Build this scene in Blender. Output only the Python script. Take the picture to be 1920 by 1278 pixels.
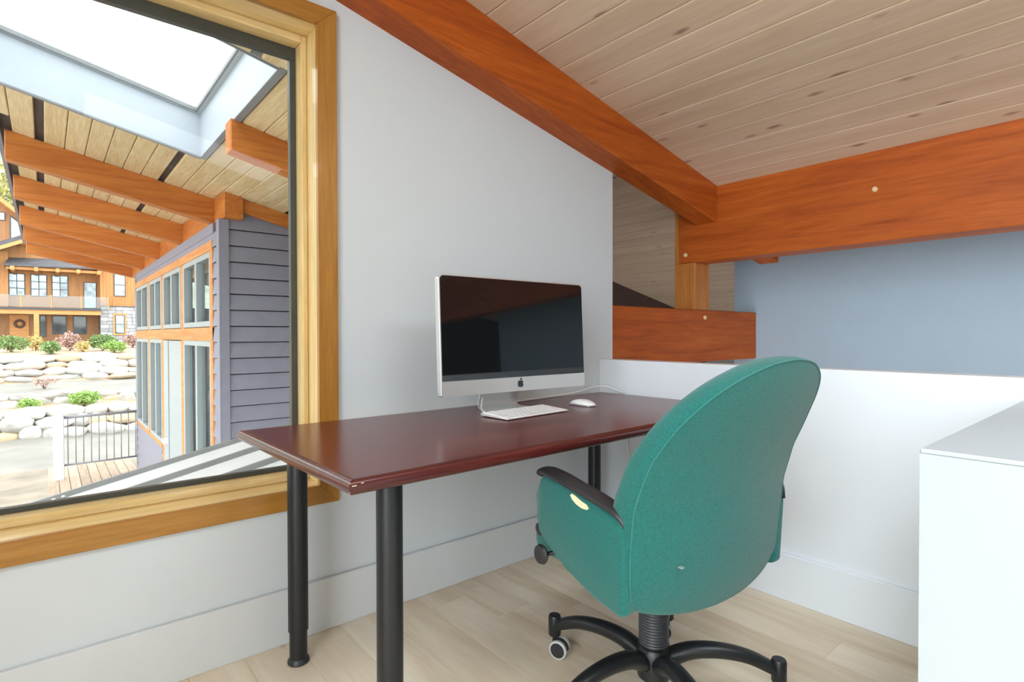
import bpy, bmesh, math, random
from mathutils import Vector, Matrix, noise

# ------------------------------------------------------------------ scene, camera, world, lights
for _o in list(bpy.data.objects):
    bpy.data.objects.remove(_o, do_unlink=True)
SC = bpy.context.scene
COL = SC.collection
R = math.radians
TAN = 0.217                                   # roof pitch: falls towards +X


def deck(x):                                  # underside of the roof boards
    return 2.644 - TAN * x


EYE = Vector((0, 0, 1.05))
yaw, pitch, roll = R(49.8776), R(0.719), R(0.104)
fwd = Vector((math.cos(yaw) * math.cos(pitch), math.sin(yaw) * math.cos(pitch), -math.sin(pitch)))
rgt = Vector((math.sin(yaw), -math.cos(yaw), 0))
dwn = fwd.cross(rgt)
r_ = rgt * math.cos(roll) + dwn * math.sin(roll)
d_ = -rgt * math.sin(roll) + dwn * math.cos(roll)
cam_d = bpy.data.cameras.new('camera')
cam_d.sensor_width = 36
cam_d.lens = 1038.547 / 1920 * 36
cam_d.clip_start = 0.02
cam_d.clip_end = 600
cam = bpy.data.objects.new('camera', cam_d)
COL.objects.link(cam)
cam.matrix_world = Matrix(((r_.x, -d_.x, -fwd.x, EYE.x), (r_.y, -d_.y, -fwd.y, EYE.y), (r_.z, -d_.z, -fwd.z, EYE.z), (0, 0, 0, 1)))
SC.camera = cam

w = bpy.data.worlds.new('overcast_sky')
SC.world = w
w.use_nodes = True
w.node_tree.nodes['Background'].inputs[0].default_value = (0.93, 0.97, 1.0, 1)
w.node_tree.nodes['Background'].inputs[1].default_value = 3.1


def area(name, loc, rot, sx, sy, power, col):
    d = bpy.data.lights.new(name, 'AREA')
    d.shape = 'RECTANGLE'
    d.size, d.size_y, d.energy, d.color = sx, sy, power, col
    o = bpy.data.objects.new(name, d)
    COL.objects.link(o)
    o.location = loc
    o.rotation_euler = rot
    return o


# daylight by the gable window; the unseen roof and stair lights are added fill
area('daylight_gable_window', (-2.96, -1.10, 1.80), (0, R(-90), 0), 2.6, 3.1, 135, (0.78, 0.90, 1.0))
area('added_room_skylight', (0.9, -0.7, deck(0.9) + 0.15), (0, math.atan(TAN), 0), 1.35, 0.95, 34, (0.82, 0.92, 1.0))
area('added_stair_fill', (6.85, 1.2, -0.6), (0, R(90), 0), 2.4, 4.0, 45, (0.9, 0.95, 1.0))  # lamp added to lift the dim landing ceiling; no window there
vs = SC.view_settings
vs.view_transform = 'Standard'
vs.look = 'None'
vs.exposure = 0.38
vs.gamma = 1.0
vs.use_curve_mapping = False
SC.cycles.max_bounces = 10
SC.cycles.diffuse_bounces = 6
SC.cycles.transparent_max_bounces = 16


# ------------------------------------------------------------------ helpers
ORG = {}


def link(o, parent=None, org=None):
    COL.objects.link(o)
    if parent is not None:
        o.parent = parent
    return o


def thing(name, loc, label=None, cat=None, rz=0, group=None, kind=None, local=False):
    o = bpy.data.objects.new(name, None)
    o.empty_display_size = 0.1
    link(o)
    o.location = loc
    o.rotation_euler = (0, 0, rz)
    ORG[o.name] = Vector((0, 0, 0)) if local else Vector(loc)
    return tag(o, label, cat, group, kind)


def tag(o, label=None, cat=None, group=None, kind=None):
    if label:
        o['label'] = label
    if cat:
        o['category'] = cat
    if group:
        o['group'] = group
    if kind:
        o['kind'] = kind
    return o


def finish(name, bm, mat, parent=None, smooth=False, loc=None, label=None):
    """bm in the frame of the thing (or the world); the object's origin goes to the base centre of the piece"""
    bmesh.ops.recalc_face_normals(bm, faces=bm.faces)
    if loc is None:
        xs = [v.co.x for v in bm.verts]
        ys = [v.co.y for v in bm.verts]
        zs = [v.co.z for v in bm.verts]
        loc = Vector(((min(xs) + max(xs)) / 2, (min(ys) + max(ys)) / 2, min(zs)))
    loc = Vector(loc)
    for v in bm.verts:
        v.co -= loc
    me = bpy.data.meshes.new(name)
    bm.to_mesh(me)
    bm.free()
    if smooth:
        for p in me.polygons:
            p.use_smooth = True
    me.materials.append(mat)
    o = bpy.data.objects.new(name, me)
    link(o, parent)
    o.location = loc - (ORG[parent.name] if parent is not None else Vector((0, 0, 0)))
    ORG[o.name] = loc
    if label:
        o['label'] = label
    return o


def copy_of(src, name, loc, parent=None, rot=None, scale=None):
    o = src.copy()
    o.name = name
    link(o, parent)
    o.parent = parent
    loc = Vector(loc)
    o.location = loc - (ORG[parent.name] if parent is not None else Vector((0, 0, 0)))
    ORG[o.name] = loc
    if rot is not None:
        o.rotation_euler = rot
    if scale is not None:
        o.scale = scale
    return o


def add_box(bm, lo, hi, bev=0.0, seg=1):
    g = bmesh.ops.create_cube(bm, size=1)
    vs_ = g['verts']
    for v in vs_:
        v.co = Vector(((lo[0] + hi[0]) / 2 + v.co.x * (hi[0] - lo[0]), (lo[1] + hi[1]) / 2 + v.co.y * (hi[1] - lo[1]), (lo[2] + hi[2]) / 2 + v.co.z * (hi[2] - lo[2])))
    if bev > 0:
        es = list({e for v in vs_ for e in v.link_edges})
        bmesh.ops.bevel(bm, geom=es, offset=bev, segments=seg, profile=0.5, affect='EDGES')
    return vs_


def box(name, lo, hi, mat, parent=None, bev=0.0, seg=1, **k):
    bm = bmesh.new()
    add_box(bm, lo, hi, bev, seg)
    return finish(name, bm, mat, parent, **k)


def add_prism(bm, pts, vec, bev=0.0, seg=1):
    """pts: 3D polygon, extruded by vec"""
    vec = Vector(vec)
    a = [bm.verts.new(p) for p in pts]
    b = [bm.verts.new(Vector(p) + vec) for p in pts]
    fs = [bm.faces.new(a), bm.faces.new(b[::-1])]
    n = len(a)
    for i in range(n):
        fs.append(bm.faces.new((a[i], b[i], b[(i + 1) % n], a[(i + 1) % n])))
    if bev > 0:
        es = list({e for v in a + b for e in v.link_edges})
        bmesh.ops.bevel(bm, geom=es, offset=bev, segments=seg, profile=0.5, affect='EDGES')


def prism(name, pts, vec, mat, parent=None, bev=0.0, seg=1, **k):
    bm = bmesh.new()
    add_prism(bm, pts, vec, bev, seg)
    return finish(name, bm, mat, parent, **k)


def sloped(name, x0, x1, y0, y1, top, bot, mat, parent=None, bev=0.006, **k):
    """a member along X following the roof: top(x), bot(x) give its heights"""
    return prism(name, [(x0, y0, bot(x0)), (x1, y0, bot(x1)), (x1, y0, top(x1)), (x0, y0, top(x0))], (0, y1 - y0, 0), mat, parent, bev, **k)


def add_lathe(bm, prof, c=(0, 0, 0), n=20, axis='z', cap=True):
    rings = []
    for r, h in prof:
        ring = []
        for i in range(n):
            a = 2 * math.pi * i / n
            u, v = r * math.cos(a), r * math.sin(a)
            p = {'z': (u, v, h), 'x': (h, u, v), 'y': (u, h, v)}[axis]
            ring.append(bm.verts.new(Vector(c) + Vector(p)))
        rings.append(ring)
    for a, b in zip(rings, rings[1:]):
        for i in range(n):
            bm.faces.new((a[i], a[(i + 1) % n], b[(i + 1) % n], b[i]))
    if cap:
        bm.faces.new(rings[0][::-1])
        bm.faces.new(rings[-1])


def lathe(name, prof, c, mat, parent=None, n=20, axis='z', smooth=True, **k):
    bm = bmesh.new()
    add_lathe(bm, prof, c, n, axis)
    o = finish(name, bm, mat, parent, smooth=smooth, **k)
    if smooth:
        o.data.set_sharp_from_angle(angle=R(40))
    return o


def add_tube(bm, pts, rad, n=10, up=(0, 0, 1), rad2=None, closed=False):
    """rad: across, rad2: along 'up'"""
    pts = [Vector(p) for p in pts]
    m = len(pts)
    if not hasattr(rad, '__len__'):
        rad = [rad] * m
    if rad2 is None:
        rad2 = rad
    elif not hasattr(rad2, '__len__'):
        rad2 = [rad2] * m
    rings = []
    for i, p in enumerate(pts):
        if closed:
            t = pts[(i + 1) % m] - pts[i - 1]
        else:
            t = pts[min(i + 1, m - 1)] - pts[max(i - 1, 0)]
        t.normalize()
        s = t.cross(Vector(up))
        if s.length < 1e-4:
            s = t.cross(Vector((1, 0, 0.01)))
        s.normalize()
        q = s.cross(t)
        rings.append([bm.verts.new(p + s * rad[i] * math.cos(2 * math.pi * j / n) + q * rad2[i] * math.sin(2 * math.pi * j / n)) for j in range(n)])
    for k in range(m if closed else m - 1):
        a, b = rings[k], rings[(k + 1) % m]
        for j in range(n):
            bm.faces.new((a[j], a[(j + 1) % n], b[(j + 1) % n], b[j]))
    if not closed:
        bm.faces.new(rings[0][::-1])
        bm.faces.new(rings[-1])


def tube(name, pts, rad, mat, parent=None, n=10, up=(0, 0, 1), rad2=None, closed=False, **k):
    bm = bmesh.new()
    add_tube(bm, pts, rad, n, up, rad2, closed)
    return finish(name, bm, mat, parent, smooth=True, **k)


def spline(ctrl, n=8):
    """Catmull-Rom through the control points"""
    P = [Vector(c) for c in ctrl]
    P = [P[0] * 2 - P[1]] + P + [P[-1] * 2 - P[-2]]
    out = []
    for i in range(1, len(P) - 2):
        for k in range(n):
            t = k / n
            a, b, c, d = P[i - 1], P[i], P[i + 1], P[i + 2]
            out.append(0.5 * ((2 * b) + (c - a) * t + (2 * a - 5 * b + 4 * c - d) * t * t + (3 * b - a - 3 * c + d) * t ** 3))
    out.append(P[-2])
    return out


def lerp_tab(tab, x):
    if x <= tab[0][0]:
        return tab[0][1]
    for (a, va), (b, vb) in zip(tab, tab[1:]):
        if x <= b:
            t = (x - a) / (b - a)
            return va + (vb - va) * t
    return tab[-1][1]


# ------------------------------------------------------------------ materials
def new_mat(name):
    m = bpy.data.materials.new(name)
    m.use_nodes = True
    nt = m.node_tree
    return m, nt, nt.nodes['Principled BSDF']


def N(nt, typ, **k):
    n = nt.nodes.new(typ)
    for a, b in k.items():
        setattr(n, a, b)
    return n


def coords(nt, scale=(1, 1, 1), rnd=True):
    tc = N(nt, 'ShaderNodeTexCoord')
    mp = N(nt, 'ShaderNodeMapping')
    mp.inputs['Scale'].default_value = scale
    if rnd:
        oi = N(nt, 'ShaderNodeObjectInfo')
        mu = N(nt, 'ShaderNodeMath', operation='MULTIPLY')
        mu.inputs[1].default_value = 57.0
        ad = N(nt, 'ShaderNodeVectorMath', operation='ADD')
        nt.links.new(oi.outputs['Random'], mu.inputs[0])
        nt.links.new(tc.outputs['Object'], ad.inputs[0])
        nt.links.new(mu.outputs[0], ad.inputs[1])
        nt.links.new(ad.outputs[0], mp.inputs['Vector'])
        mp['oi'] = oi.name
        return mp, oi
    nt.links.new(tc.outputs['Object'], mp.inputs['Vector'])
    return mp, None


def noise_tex(nt, vec, scale, detail=4, rough=0.55, dist=0.0):
    n = N(nt, 'ShaderNodeTexNoise')
    n.inputs['Scale'].default_value = scale
    n.inputs['Detail'].default_value = detail
    n.inputs['Roughness'].default_value = rough
    n.inputs['Distortion'].default_value = dist
    if vec is not None:
        nt.links.new(vec, n.inputs['Vector'])
    return n.outputs['Fac']


def ramp(nt, fac, stops):
    r = N(nt, 'ShaderNodeValToRGB')
    e = r.color_ramp.elements
    while len(e) < len(stops):
        e.new(0.5)
    for el, (p, c) in zip(e, stops):
        el.position = p
        el.color = (*c, 1) if len(c) == 3 else c
    nt.links.new(fac, r.inputs[0])
    return r.outputs[0]


def mixc(nt, fac, a, b, mode='MIX'):
    m = N(nt, 'ShaderNodeMix', data_type='RGBA', blend_type=mode)
    for sock, v in ((m.inputs[0], fac), (m.inputs[6], a), (m.inputs[7], b)):
        if hasattr(v, 'is_output'):
            nt.links.new(v, sock)
        elif hasattr(v, '__len__'):
            sock.default_value = (*v, 1) if len(v) == 3 else v
        else:
            sock.default_value = v
    return m.outputs[2]


def bump(nt, b, h, strength, dist=0.01):
    n = N(nt, 'ShaderNodeBump')
    n.inputs['Strength'].default_value = strength
    n.inputs['Distance'].default_value = dist
    nt.links.new(h, n.inputs['Height'])
    nt.links.new(n.outputs[0], b.inputs['Normal'])


def plain(name, col, rough=0.5, metal=0.0, spec=0.5, vary=0.0, nscale=6, bmp=0.0, bscale=200, coat=0.0, sheen=0.0, coat_rough=0.1):
    m, nt, b = new_mat(name)
    b.inputs['Roughness'].default_value = rough
    b.inputs['Metallic'].default_value = metal
    b.inputs['Specular IOR Level'].default_value = spec
    b.inputs['Coat Weight'].default_value = coat
    b.inputs['Coat Roughness'].default_value = coat_rough
    b.inputs['Sheen Weight'].default_value = sheen
    mp, _ = coords(nt)
    f = noise_tex(nt, mp.outputs[0], nscale, 4)
    lo = tuple(c * (1 - vary) for c in col)
    hi = tuple(min(1, c * (1 + vary)) for c in col)
    nt.links.new(ramp(nt, f, [(0.3, lo), (0.7, hi)]), b.inputs['Base Color'])
    if bmp > 0:
        bump(nt, b, noise_tex(nt, mp.outputs[0], bscale, 3), bmp, 0.004)
    return m


def wood(name, dark, mid, light, axis='x', scale=1.0, rough=0.5, knots=0.0, knot_col=(0.12, 0.05, 0.02), vary=0.25, coat=0.0, stretch=14, bmp=0.05, spec=0.4, grain=0.22):
    m, nt, b = new_mat(name)
    b.inputs['Roughness'].default_value = rough
    b.inputs['Coat Weight'].default_value = coat
    b.inputs['Specular IOR Level'].default_value = spec
    s = {'x': (1, stretch, stretch), 'y': (stretch, 1, stretch), 'z': (stretch, stretch, 1)}[axis]
    mp, oi = coords(nt, tuple(v * scale for v in s))
    f1 = noise_tex(nt, mp.outputs[0], 1.0, 6, 0.6, 1.2)
    f2 = noise_tex(nt, mp.outputs[0], 6.0, 5, 0.65, 0.4)
    c1 = ramp(nt, f1, [(0.28, dark), (0.5, mid), (0.75, light)])
    g = ramp(nt, f2, [(0.3, (1 - grain, 1 - grain * 1.08, 1 - grain * 1.15)), (0.7, (1 + grain * 0.25,) * 3)])
    c = mixc(nt, 1.0, c1, g, 'MULTIPLY')
    mr = N(nt, 'ShaderNodeMapRange')
    mr.inputs['To Min'].default_value = 1 - vary
    mr.inputs['To Max'].default_value = 1 + vary * 0.6
    nt.links.new(oi.outputs['Random'], mr.inputs[0])
    hs = N(nt, 'ShaderNodeHueSaturation')
    nt.links.new(mr.outputs[0], hs.inputs['Value'])
    nt.links.new(c, hs.inputs['Color'])
    c = hs.outputs[0]
    if knots > 0:
        k = {'x': (3.2, 9, 0), 'y': (10, 3.6, 0), 'z': (9, 9, 3.2)}[axis]
        mk, _ = coords(nt, k)
        vo = N(nt, 'ShaderNodeTexVoronoi')
        vo.inputs['Scale'].default_value = 1.0
        nt.links.new(mk.outputs[0], vo.inputs['Vector'])
        d = N(nt, 'ShaderNodeMath', operation='ADD')
        nz = noise_tex(nt, mk.outputs[0], 6, 2)
        ns = N(nt, 'ShaderNodeMath', operation='MULTIPLY_ADD')
        ns.inputs[1].default_value = 0.10
        ns.inputs[2].default_value = -0.05
        nt.links.new(nz, ns.inputs[0])
        nt.links.new(vo.outputs['Distance'], d.inputs[0])
        nt.links.new(ns.outputs[0], d.inputs[1])
        near = ramp(nt, d.outputs[0], [(0.07, (1, 1, 1)), (0.17, (0, 0, 0))])
        sep = N(nt, 'ShaderNodeSeparateColor')
        nt.links.new(vo.outputs['Color'], sep.inputs[0])
        keep = N(nt, 'ShaderNodeMath', operation='LESS_THAN')
        keep.inputs[1].default_value = knots
        nt.links.new(sep.outputs[0], keep.inputs[0])
        fac = N(nt, 'ShaderNodeMath', operation='MULTIPLY')
        nt.links.new(near, fac.inputs[0])
        nt.links.new(keep.outputs[0], fac.inputs[1])
        fk = N(nt, 'ShaderNodeMath', operation='MULTIPLY')
        fk.inputs[1].default_value = 0.75
        nt.links.new(fac.outputs[0], fk.inputs[0])
        c = mixc(nt, fk.outputs[0], c, knot_col)
    nt.links.new(c, b.inputs['Base Color'])
    if bmp:
        bump(nt, b, f2, bmp, 0.003)
    return m


def glass(name, tint=(1, 1, 1), refl=1.0):
    m = bpy.data.materials.new(name)
    m.use_nodes = True
    nt = m.node_tree
    nt.nodes.clear()
    out = N(nt, 'ShaderNodeOutputMaterial')
    tr = N(nt, 'ShaderNodeBsdfTransparent')
    tr.inputs[0].default_value = (*tint, 1)
    gl = N(nt, 'ShaderNodeBsdfGlossy')
    gl.inputs['Roughness'].default_value = 0.01
    fr = N(nt, 'ShaderNodeFresnel')
    fr.inputs[0].default_value = 1.5
    mu = N(nt, 'ShaderNodeMath', operation='MULTIPLY')
    mu.inputs[1].default_value = refl
    mx = N(nt, 'ShaderNodeMixShader')
    nt.links.new(fr.outputs[0], mu.inputs[0])
    nt.links.new(mu.outputs[0], mx.inputs[0])
    nt.links.new(tr.outputs[0], mx.inputs[1])
    nt.links.new(gl.outputs[0], mx.inputs[2])
    nt.links.new(mx.outputs[0], out.inputs[0])
    return m


M = {}
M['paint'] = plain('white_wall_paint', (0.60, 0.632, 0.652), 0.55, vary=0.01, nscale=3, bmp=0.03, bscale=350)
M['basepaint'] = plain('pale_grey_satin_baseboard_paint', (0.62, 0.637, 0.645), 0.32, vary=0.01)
M['trimpaint'] = plain('white_satin_trim_paint', (0.79, 0.825, 0.865), 0.32, vary=0.01)
M['blue'] = plain('blue_grey_wall_paint', (0.35, 0.43, 0.50), 0.6, vary=0.015)
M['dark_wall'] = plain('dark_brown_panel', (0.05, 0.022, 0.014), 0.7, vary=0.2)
BEAM = dict(dark=(0.30, 0.056, 0.007), mid=(0.43, 0.088, 0.009), light=(0.53, 0.128, 0.016), rough=0.5, spec=0.25, vary=0.05, knots=0.05, knot_col=(0.10, 0.025, 0.01))
M['beam_x'] = wood('stained_fir_beam_lengthwise', axis='x', **BEAM)
M['beam_y'] = wood('stained_fir_beam_crosswise', axis='y', **BEAM)
M['post'] = wood('stained_fir_post', (0.36, 0.12, 0.022), (0.50, 0.18, 0.035), (0.60, 0.25, 0.06), axis='z', rough=0.45, vary=0.05)
M['ceil'] = wood('pale_pine_ceiling_board', (0.55, 0.39, 0.265), (0.62, 0.455, 0.32), (0.67, 0.51, 0.375), axis='y', rough=0.5, knots=0.62, knot_col=(0.20, 0.085, 0.055), vary=0.05, scale=0.6, grain=0.10)
M['soffit'] = wood('pine_soffit_board', (0.66, 0.47, 0.23), (0.76, 0.58, 0.32), (0.81, 0.66, 0.41), axis='y', rough=0.55, knots=0.10, knot_col=(0.3, 0.15, 0.05), vary=0.08)
EXT = dict(dark=(0.44, 0.12, 0.018), mid=(0.58, 0.18, 0.028), light=(0.66, 0.25, 0.05), rough=0.5, vary=0.06)
M['raft_x'] = wood('exterior_rafter_timber', axis='x', **EXT)
M['raft_y'] = wood('exterior_header_timber', axis='y', **EXT)
M['ext_trim'] = wood('orange_cedar_trim', (0.55, 0.20, 0.05), (0.66, 0.28, 0.085), (0.72, 0.36, 0.13), axis='y', rough=0.55, vary=0.05)
M['fir_x'] = wood('golden_fir_trim_horizontal', (0.35, 0.148, 0.022), (0.41, 0.183, 0.03), (0.46, 0.225, 0.042), axis='x', rough=0.33, vary=0.04, coat=0.2)
M['fir_z'] = wood('golden_fir_trim_vertical', (0.35, 0.148, 0.022), (0.41, 0.183, 0.03), (0.46, 0.225, 0.042), axis='z', rough=0.33, vary=0.04, coat=0.2)
M['firpale_x'] = wood('pale_fir_jamb_horizontal', (0.70, 0.47, 0.18), (0.78, 0.57, 0.26), (0.83, 0.65, 0.36), axis='x', rough=0.3, vary=0.03, coat=0.3)
M['firpale_z'] = wood('pale_fir_jamb_vertical', (0.70, 0.47, 0.18), (0.78, 0.57, 0.26), (0.83, 0.65, 0.36), axis='z', rough=0.3, vary=0.03, coat=0.3)
M['floor'] = wood('pale_oak_floor_board', (0.68, 0.535, 0.37), (0.82, 0.70, 0.53), (0.88, 0.80, 0.65), axis='y', rough=0.4, knots=0.07, knot_col=(0.30, 0.20, 0.13), vary=0.08, scale=0.6, stretch=9, grain=0.10, spec=0.5)
M['gasket'] = plain('dark_window_gasket', (0.05, 0.053, 0.045), 0.4, vary=0.1)
M['glass'] = glass('clear_window_glass', (0.97, 0.99, 0.985), 0.15)
M['mahog'] = wood('red_mahogany_desk_top', (0.085, 0.008, 0.008), (0.125, 0.013, 0.011), (0.16, 0.021, 0.016), axis='x', rough=0.24, vary=0.0, spec=0.55, bmp=0.01, scale=1.3)
M['mahog_edge'] = wood('red_mahogany_moulding', (0.055, 0.008, 0.008), (0.08, 0.012, 0.011), (0.11, 0.02, 0.016), axis='x', rough=0.22, vary=0.0, spec=0.6, bmp=0.01)
M['blackmetal'] = plain('black_powder_coated_metal', (0.012, 0.013, 0.014), 0.36, spec=0.4, vary=0.15, nscale=60, bmp=0.04, bscale=500)
M['blackplastic'] = plain('black_plastic', (0.022, 0.022, 0.024), 0.4, vary=0.1)
M['rubber'] = plain('black_rubber_bellows', (0.035, 0.036, 0.038), 0.45, vary=0.1)
M['greytread'] = plain('pale_grey_caster_tread', (0.50, 0.50, 0.47), 0.5, vary=0.05)
M['teal'] = plain('teal_upholstery', (0.0125, 0.132, 0.114), 0.85, vary=0.22, nscale=240, bmp=0.45, bscale=420, sheen=0.2, spec=0.2)
M['teal_seam'] = plain('teal_upholstery_stitched_seam', (0.022, 0.165, 0.145), 0.85, vary=0.15, nscale=200, sheen=0.2)
M['foam'] = plain('cream_foam', (0.80, 0.70, 0.45), 0.9, vary=0.12, nscale=60, bmp=0.4, bscale=150)
M['alu'] = plain('brushed_aluminium', (0.72, 0.73, 0.72), 0.38, metal=0.75, vary=0.02)
M['alu_side'] = plain('polished_aluminium_edge', (0.80, 0.82, 0.80), 0.3, metal=0.6, vary=0.02)
M['screen'] = plain('black_screen_glass', (0.006, 0.008, 0.009), 0.03, vary=0.05, spec=0.5)
M['logo'] = plain('black_logo_enamel', (0.012, 0.013, 0.016), 0.2, vary=0.0)
M['whiteplastic'] = plain('white_plastic', (0.86, 0.86, 0.87), 0.25, vary=0.01)
M['cable'] = plain('white_cable_jacket', (0.83, 0.83, 0.83), 0.4, vary=0.01)
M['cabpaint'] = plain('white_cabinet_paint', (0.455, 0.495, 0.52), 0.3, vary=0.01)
M['peg'] = plain('pale_oak_peg', (0.70, 0.50, 0.27), 0.6, vary=0.1)
M['siding'] = plain('grey_violet_siding_paint', (0.25, 0.243, 0.295), 0.6, vary=0.06, nscale=8)
M['vinyl'] = plain('grey_window_frame_metal', (0.36, 0.40, 0.41), 0.4, vary=0.03)
M['dark_slot'] = plain('dark_vent_strip', (0.085, 0.064, 0.06), 0.7, vary=0.2)
M['shaft'] = plain('grey_white_skylight_shaft_paint', (0.47, 0.50, 0.55), 0.5, vary=0.01)
M['steel'] = plain('grey_galvanised_flashing', (0.22, 0.22, 0.225), 0.5, vary=0.1)
M['roofmetal'] = plain('grey_standing_seam_metal', (0.74, 0.75, 0.76), 0.42, metal=0.1, vary=0.03)
M['roofrib'] = plain('grey_standing_seam_rib_metal', (0.30, 0.305, 0.31), 0.45, metal=0.25, vary=0.05)
M['tile_dark'] = plain('dark_grey_shingle_roof', (0.10, 0.10, 0.11), 0.8, vary=0.25, nscale=3)
M['rail'] = plain('grey_railing_metal', (0.30, 0.30, 0.33), 0.5, vary=0.1)
M['whitepost'] = plain('pale_painted_post', (0.78, 0.82, 0.86), 0.5, vary=0.02)
M['deckwood'] = wood('weathered_cedar_deck_board', (0.42, 0.30, 0.21), (0.55, 0.40, 0.29), (0.62, 0.48, 0.37), axis='y', rough=0.7, vary=0.2)
M['gravel'] = plain('pale_gravel_ground', (0.245, 0.20, 0.15), 0.9, vary=0.25, nscale=1.2, bmp=0.5, bscale=30)
M['road'] = plain('pale_asphalt_road', (0.245, 0.225, 0.195), 0.9, vary=0.14, nscale=0.7)
M['soil'] = plain('sandy_brown_garden_soil', (0.50, 0.36, 0.24), 0.95, vary=0.3, nscale=1.0)
M['hill'] = plain('wooded_hillside', (0.24, 0.26, 0.20), 0.95, vary=0.35, nscale=0.25)
M['hseam'] = wood('orange_cedar_house_cladding', (0.44, 0.19, 0.06), (0.56, 0.26, 0.09), (0.62, 0.32, 0.13), axis='z', rough=0.6, vary=0.04, scale=0.4)
M['hbeam'] = wood('orange_cedar_house_beam', (0.55, 0.24, 0.07), (0.66, 0.32, 0.11), (0.72, 0.40, 0.17), axis='x', rough=0.6, vary=0.05)
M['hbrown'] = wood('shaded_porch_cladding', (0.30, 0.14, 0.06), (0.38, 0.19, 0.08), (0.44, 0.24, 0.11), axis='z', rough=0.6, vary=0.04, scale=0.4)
M['hframe'] = plain('dark_house_window_frame', (0.06, 0.065, 0.07), 0.5, vary=0.05)
M['hglass'] = plain('reflective_house_window_glass', (0.30, 0.34, 0.36), 0.04, vary=0.55, nscale=1.6, spec=1.0, metal=0.55)
M['hglass_dark'] = plain('dark_house_window_glass', (0.10, 0.12, 0.13), 0.05, vary=0.4, nscale=1.5, spec=0.8)
M['balglass'] = glass('balcony_glass', (0.88, 0.90, 0.90), 2.0)
M['wreath'] = plain('dark_wreath_twigs', (0.12, 0.07, 0.05), 0.9, vary=0.4, nscale=20)
M['bark'] = plain('brown_twig_bark', (0.16, 0.11, 0.07), 0.9, vary=0.3)


def stone_mat(name, lo, hi):
    m, nt, b = new_mat(name)
    b.inputs['Roughness'].default_value = 0.9
    mp, oi = coords(nt)
    f = noise_tex(nt, mp.outputs[0], 2.2, 5)
    c = ramp(nt, f, [(0.3, lo), (0.65, hi)])
    hs = N(nt, 'ShaderNodeHueSaturation')
    mr = N(nt, 'ShaderNodeMapRange')
    mr.inputs['To Min'].default_value = 0.72
    mr.inputs['To Max'].default_value = 1.12
    nt.links.new(oi.outputs['Random'], mr.inputs[0])
    nt.links.new(mr.outputs[0], hs.inputs['Value'])
    nt.links.new(c, hs.inputs['Color'])
    nt.links.new(hs.outputs[0], b.inputs['Base Color'])
    bump(nt, b, f, 0.5, 0.05)
    return m


M['rock'] = stone_mat('pale_granite_boulder', (0.40, 0.365, 0.315), (0.66, 0.63, 0.59))
M['rock_tan'] = stone_mat('tan_granite_boulder', (0.50, 0.37, 0.22), (0.66, 0.53, 0.36))
M['greystone'] = stone_mat('grey_ledge_stone', (0.33, 0.34, 0.36), (0.48, 0.49, 0.52))


def leaf_mat(name, a, b_, c):
    m, nt, b = new_mat(name)
    b.inputs['Roughness'].default_value = 0.7
    mp, _ = coords(nt)
    f = noise_tex(nt, mp.outputs[0], 5.0, 3, 0.7)
    nt.links.new(ramp(nt, f, [(0.3, a), (0.5, b_), (0.7, c)]), b.inputs['Base Color'])
    return m


M['leaf_green'] = leaf_mat('green_shrub_leaves', (0.10, 0.17, 0.05), (0.20, 0.32, 0.10), (0.34, 0.45, 0.18))
M['leaf_bright'] = leaf_mat('bright_green_shrub_leaves', (0.18, 0.30, 0.06), (0.32, 0.48, 0.12), (0.46, 0.58, 0.22))
M['leaf_red'] = leaf_mat('russet_shrub_leaves', (0.34, 0.18, 0.14), (0.50, 0.32, 0.27), (0.62, 0.46, 0.40))
M['leaf_gold'] = leaf_mat('golden_shrub_leaves', (0.48, 0.34, 0.10), (0.62, 0.48, 0.18), (0.70, 0.58, 0.30))
M['leaf_yellow'] = leaf_mat('yellow_green_tree_leaves', (0.18, 0.20, 0.06), (0.40, 0.38, 0.11), (0.60, 0.52, 0.18))

YW, XH = 1.937, 2.232          # inner faces of the window wall and of the half wall
WEND = 2.342                   # end of the window wall, back of the half wall
BIGX = 3.165                   # front face of the cross beam
BLX = 4.0                      # blue wall


def struct(o):
    o['kind'] = 'structure'
    return o


# ------------------------------------------------------------------ room shell
fl = struct(box('floor', (-3.0, -3.0, -0.22), (WEND, YW + 0.17, -0.018), M['dark_wall']))
random.seed(5)
PW = 0.159
plank_src = {}
k = 0
x = 2.232 - PW * 33
while x < XH - 0.01:
    y = -3.0 - random.uniform(0, 1.6)
    while y < YW:
        L = random.choice((1.5, 1.9, 2.3))
        y0, y1 = max(y, -3.0), min(y + L, YW)
        if y1 - y0 > 0.05:
            x0, x1 = max(x, -3.0), min(x + PW, XH)
            box('floor_board', (x0 + 0.0004, y0 + 0.0004, -0.018), (x1 - 0.0004, y1 - 0.0004, 0.0), M['floor'], fl, bev=0.0005)
        y += L
    x += PW

# window wall: opening x -0.95..0.742, z 0.520..2.138
OX0, OX1, OZ0, OZ1 = -0.965, 0.764, 0.500, 2.155
bm = bmesh.new()
yb = YW + 0.17


def wall_poly(bm, pts, y0=YW, y1=yb):
    add_prism(bm, [(p[0], y0, p[1]) for p in pts], (0, y1 - y0, 0))


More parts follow.
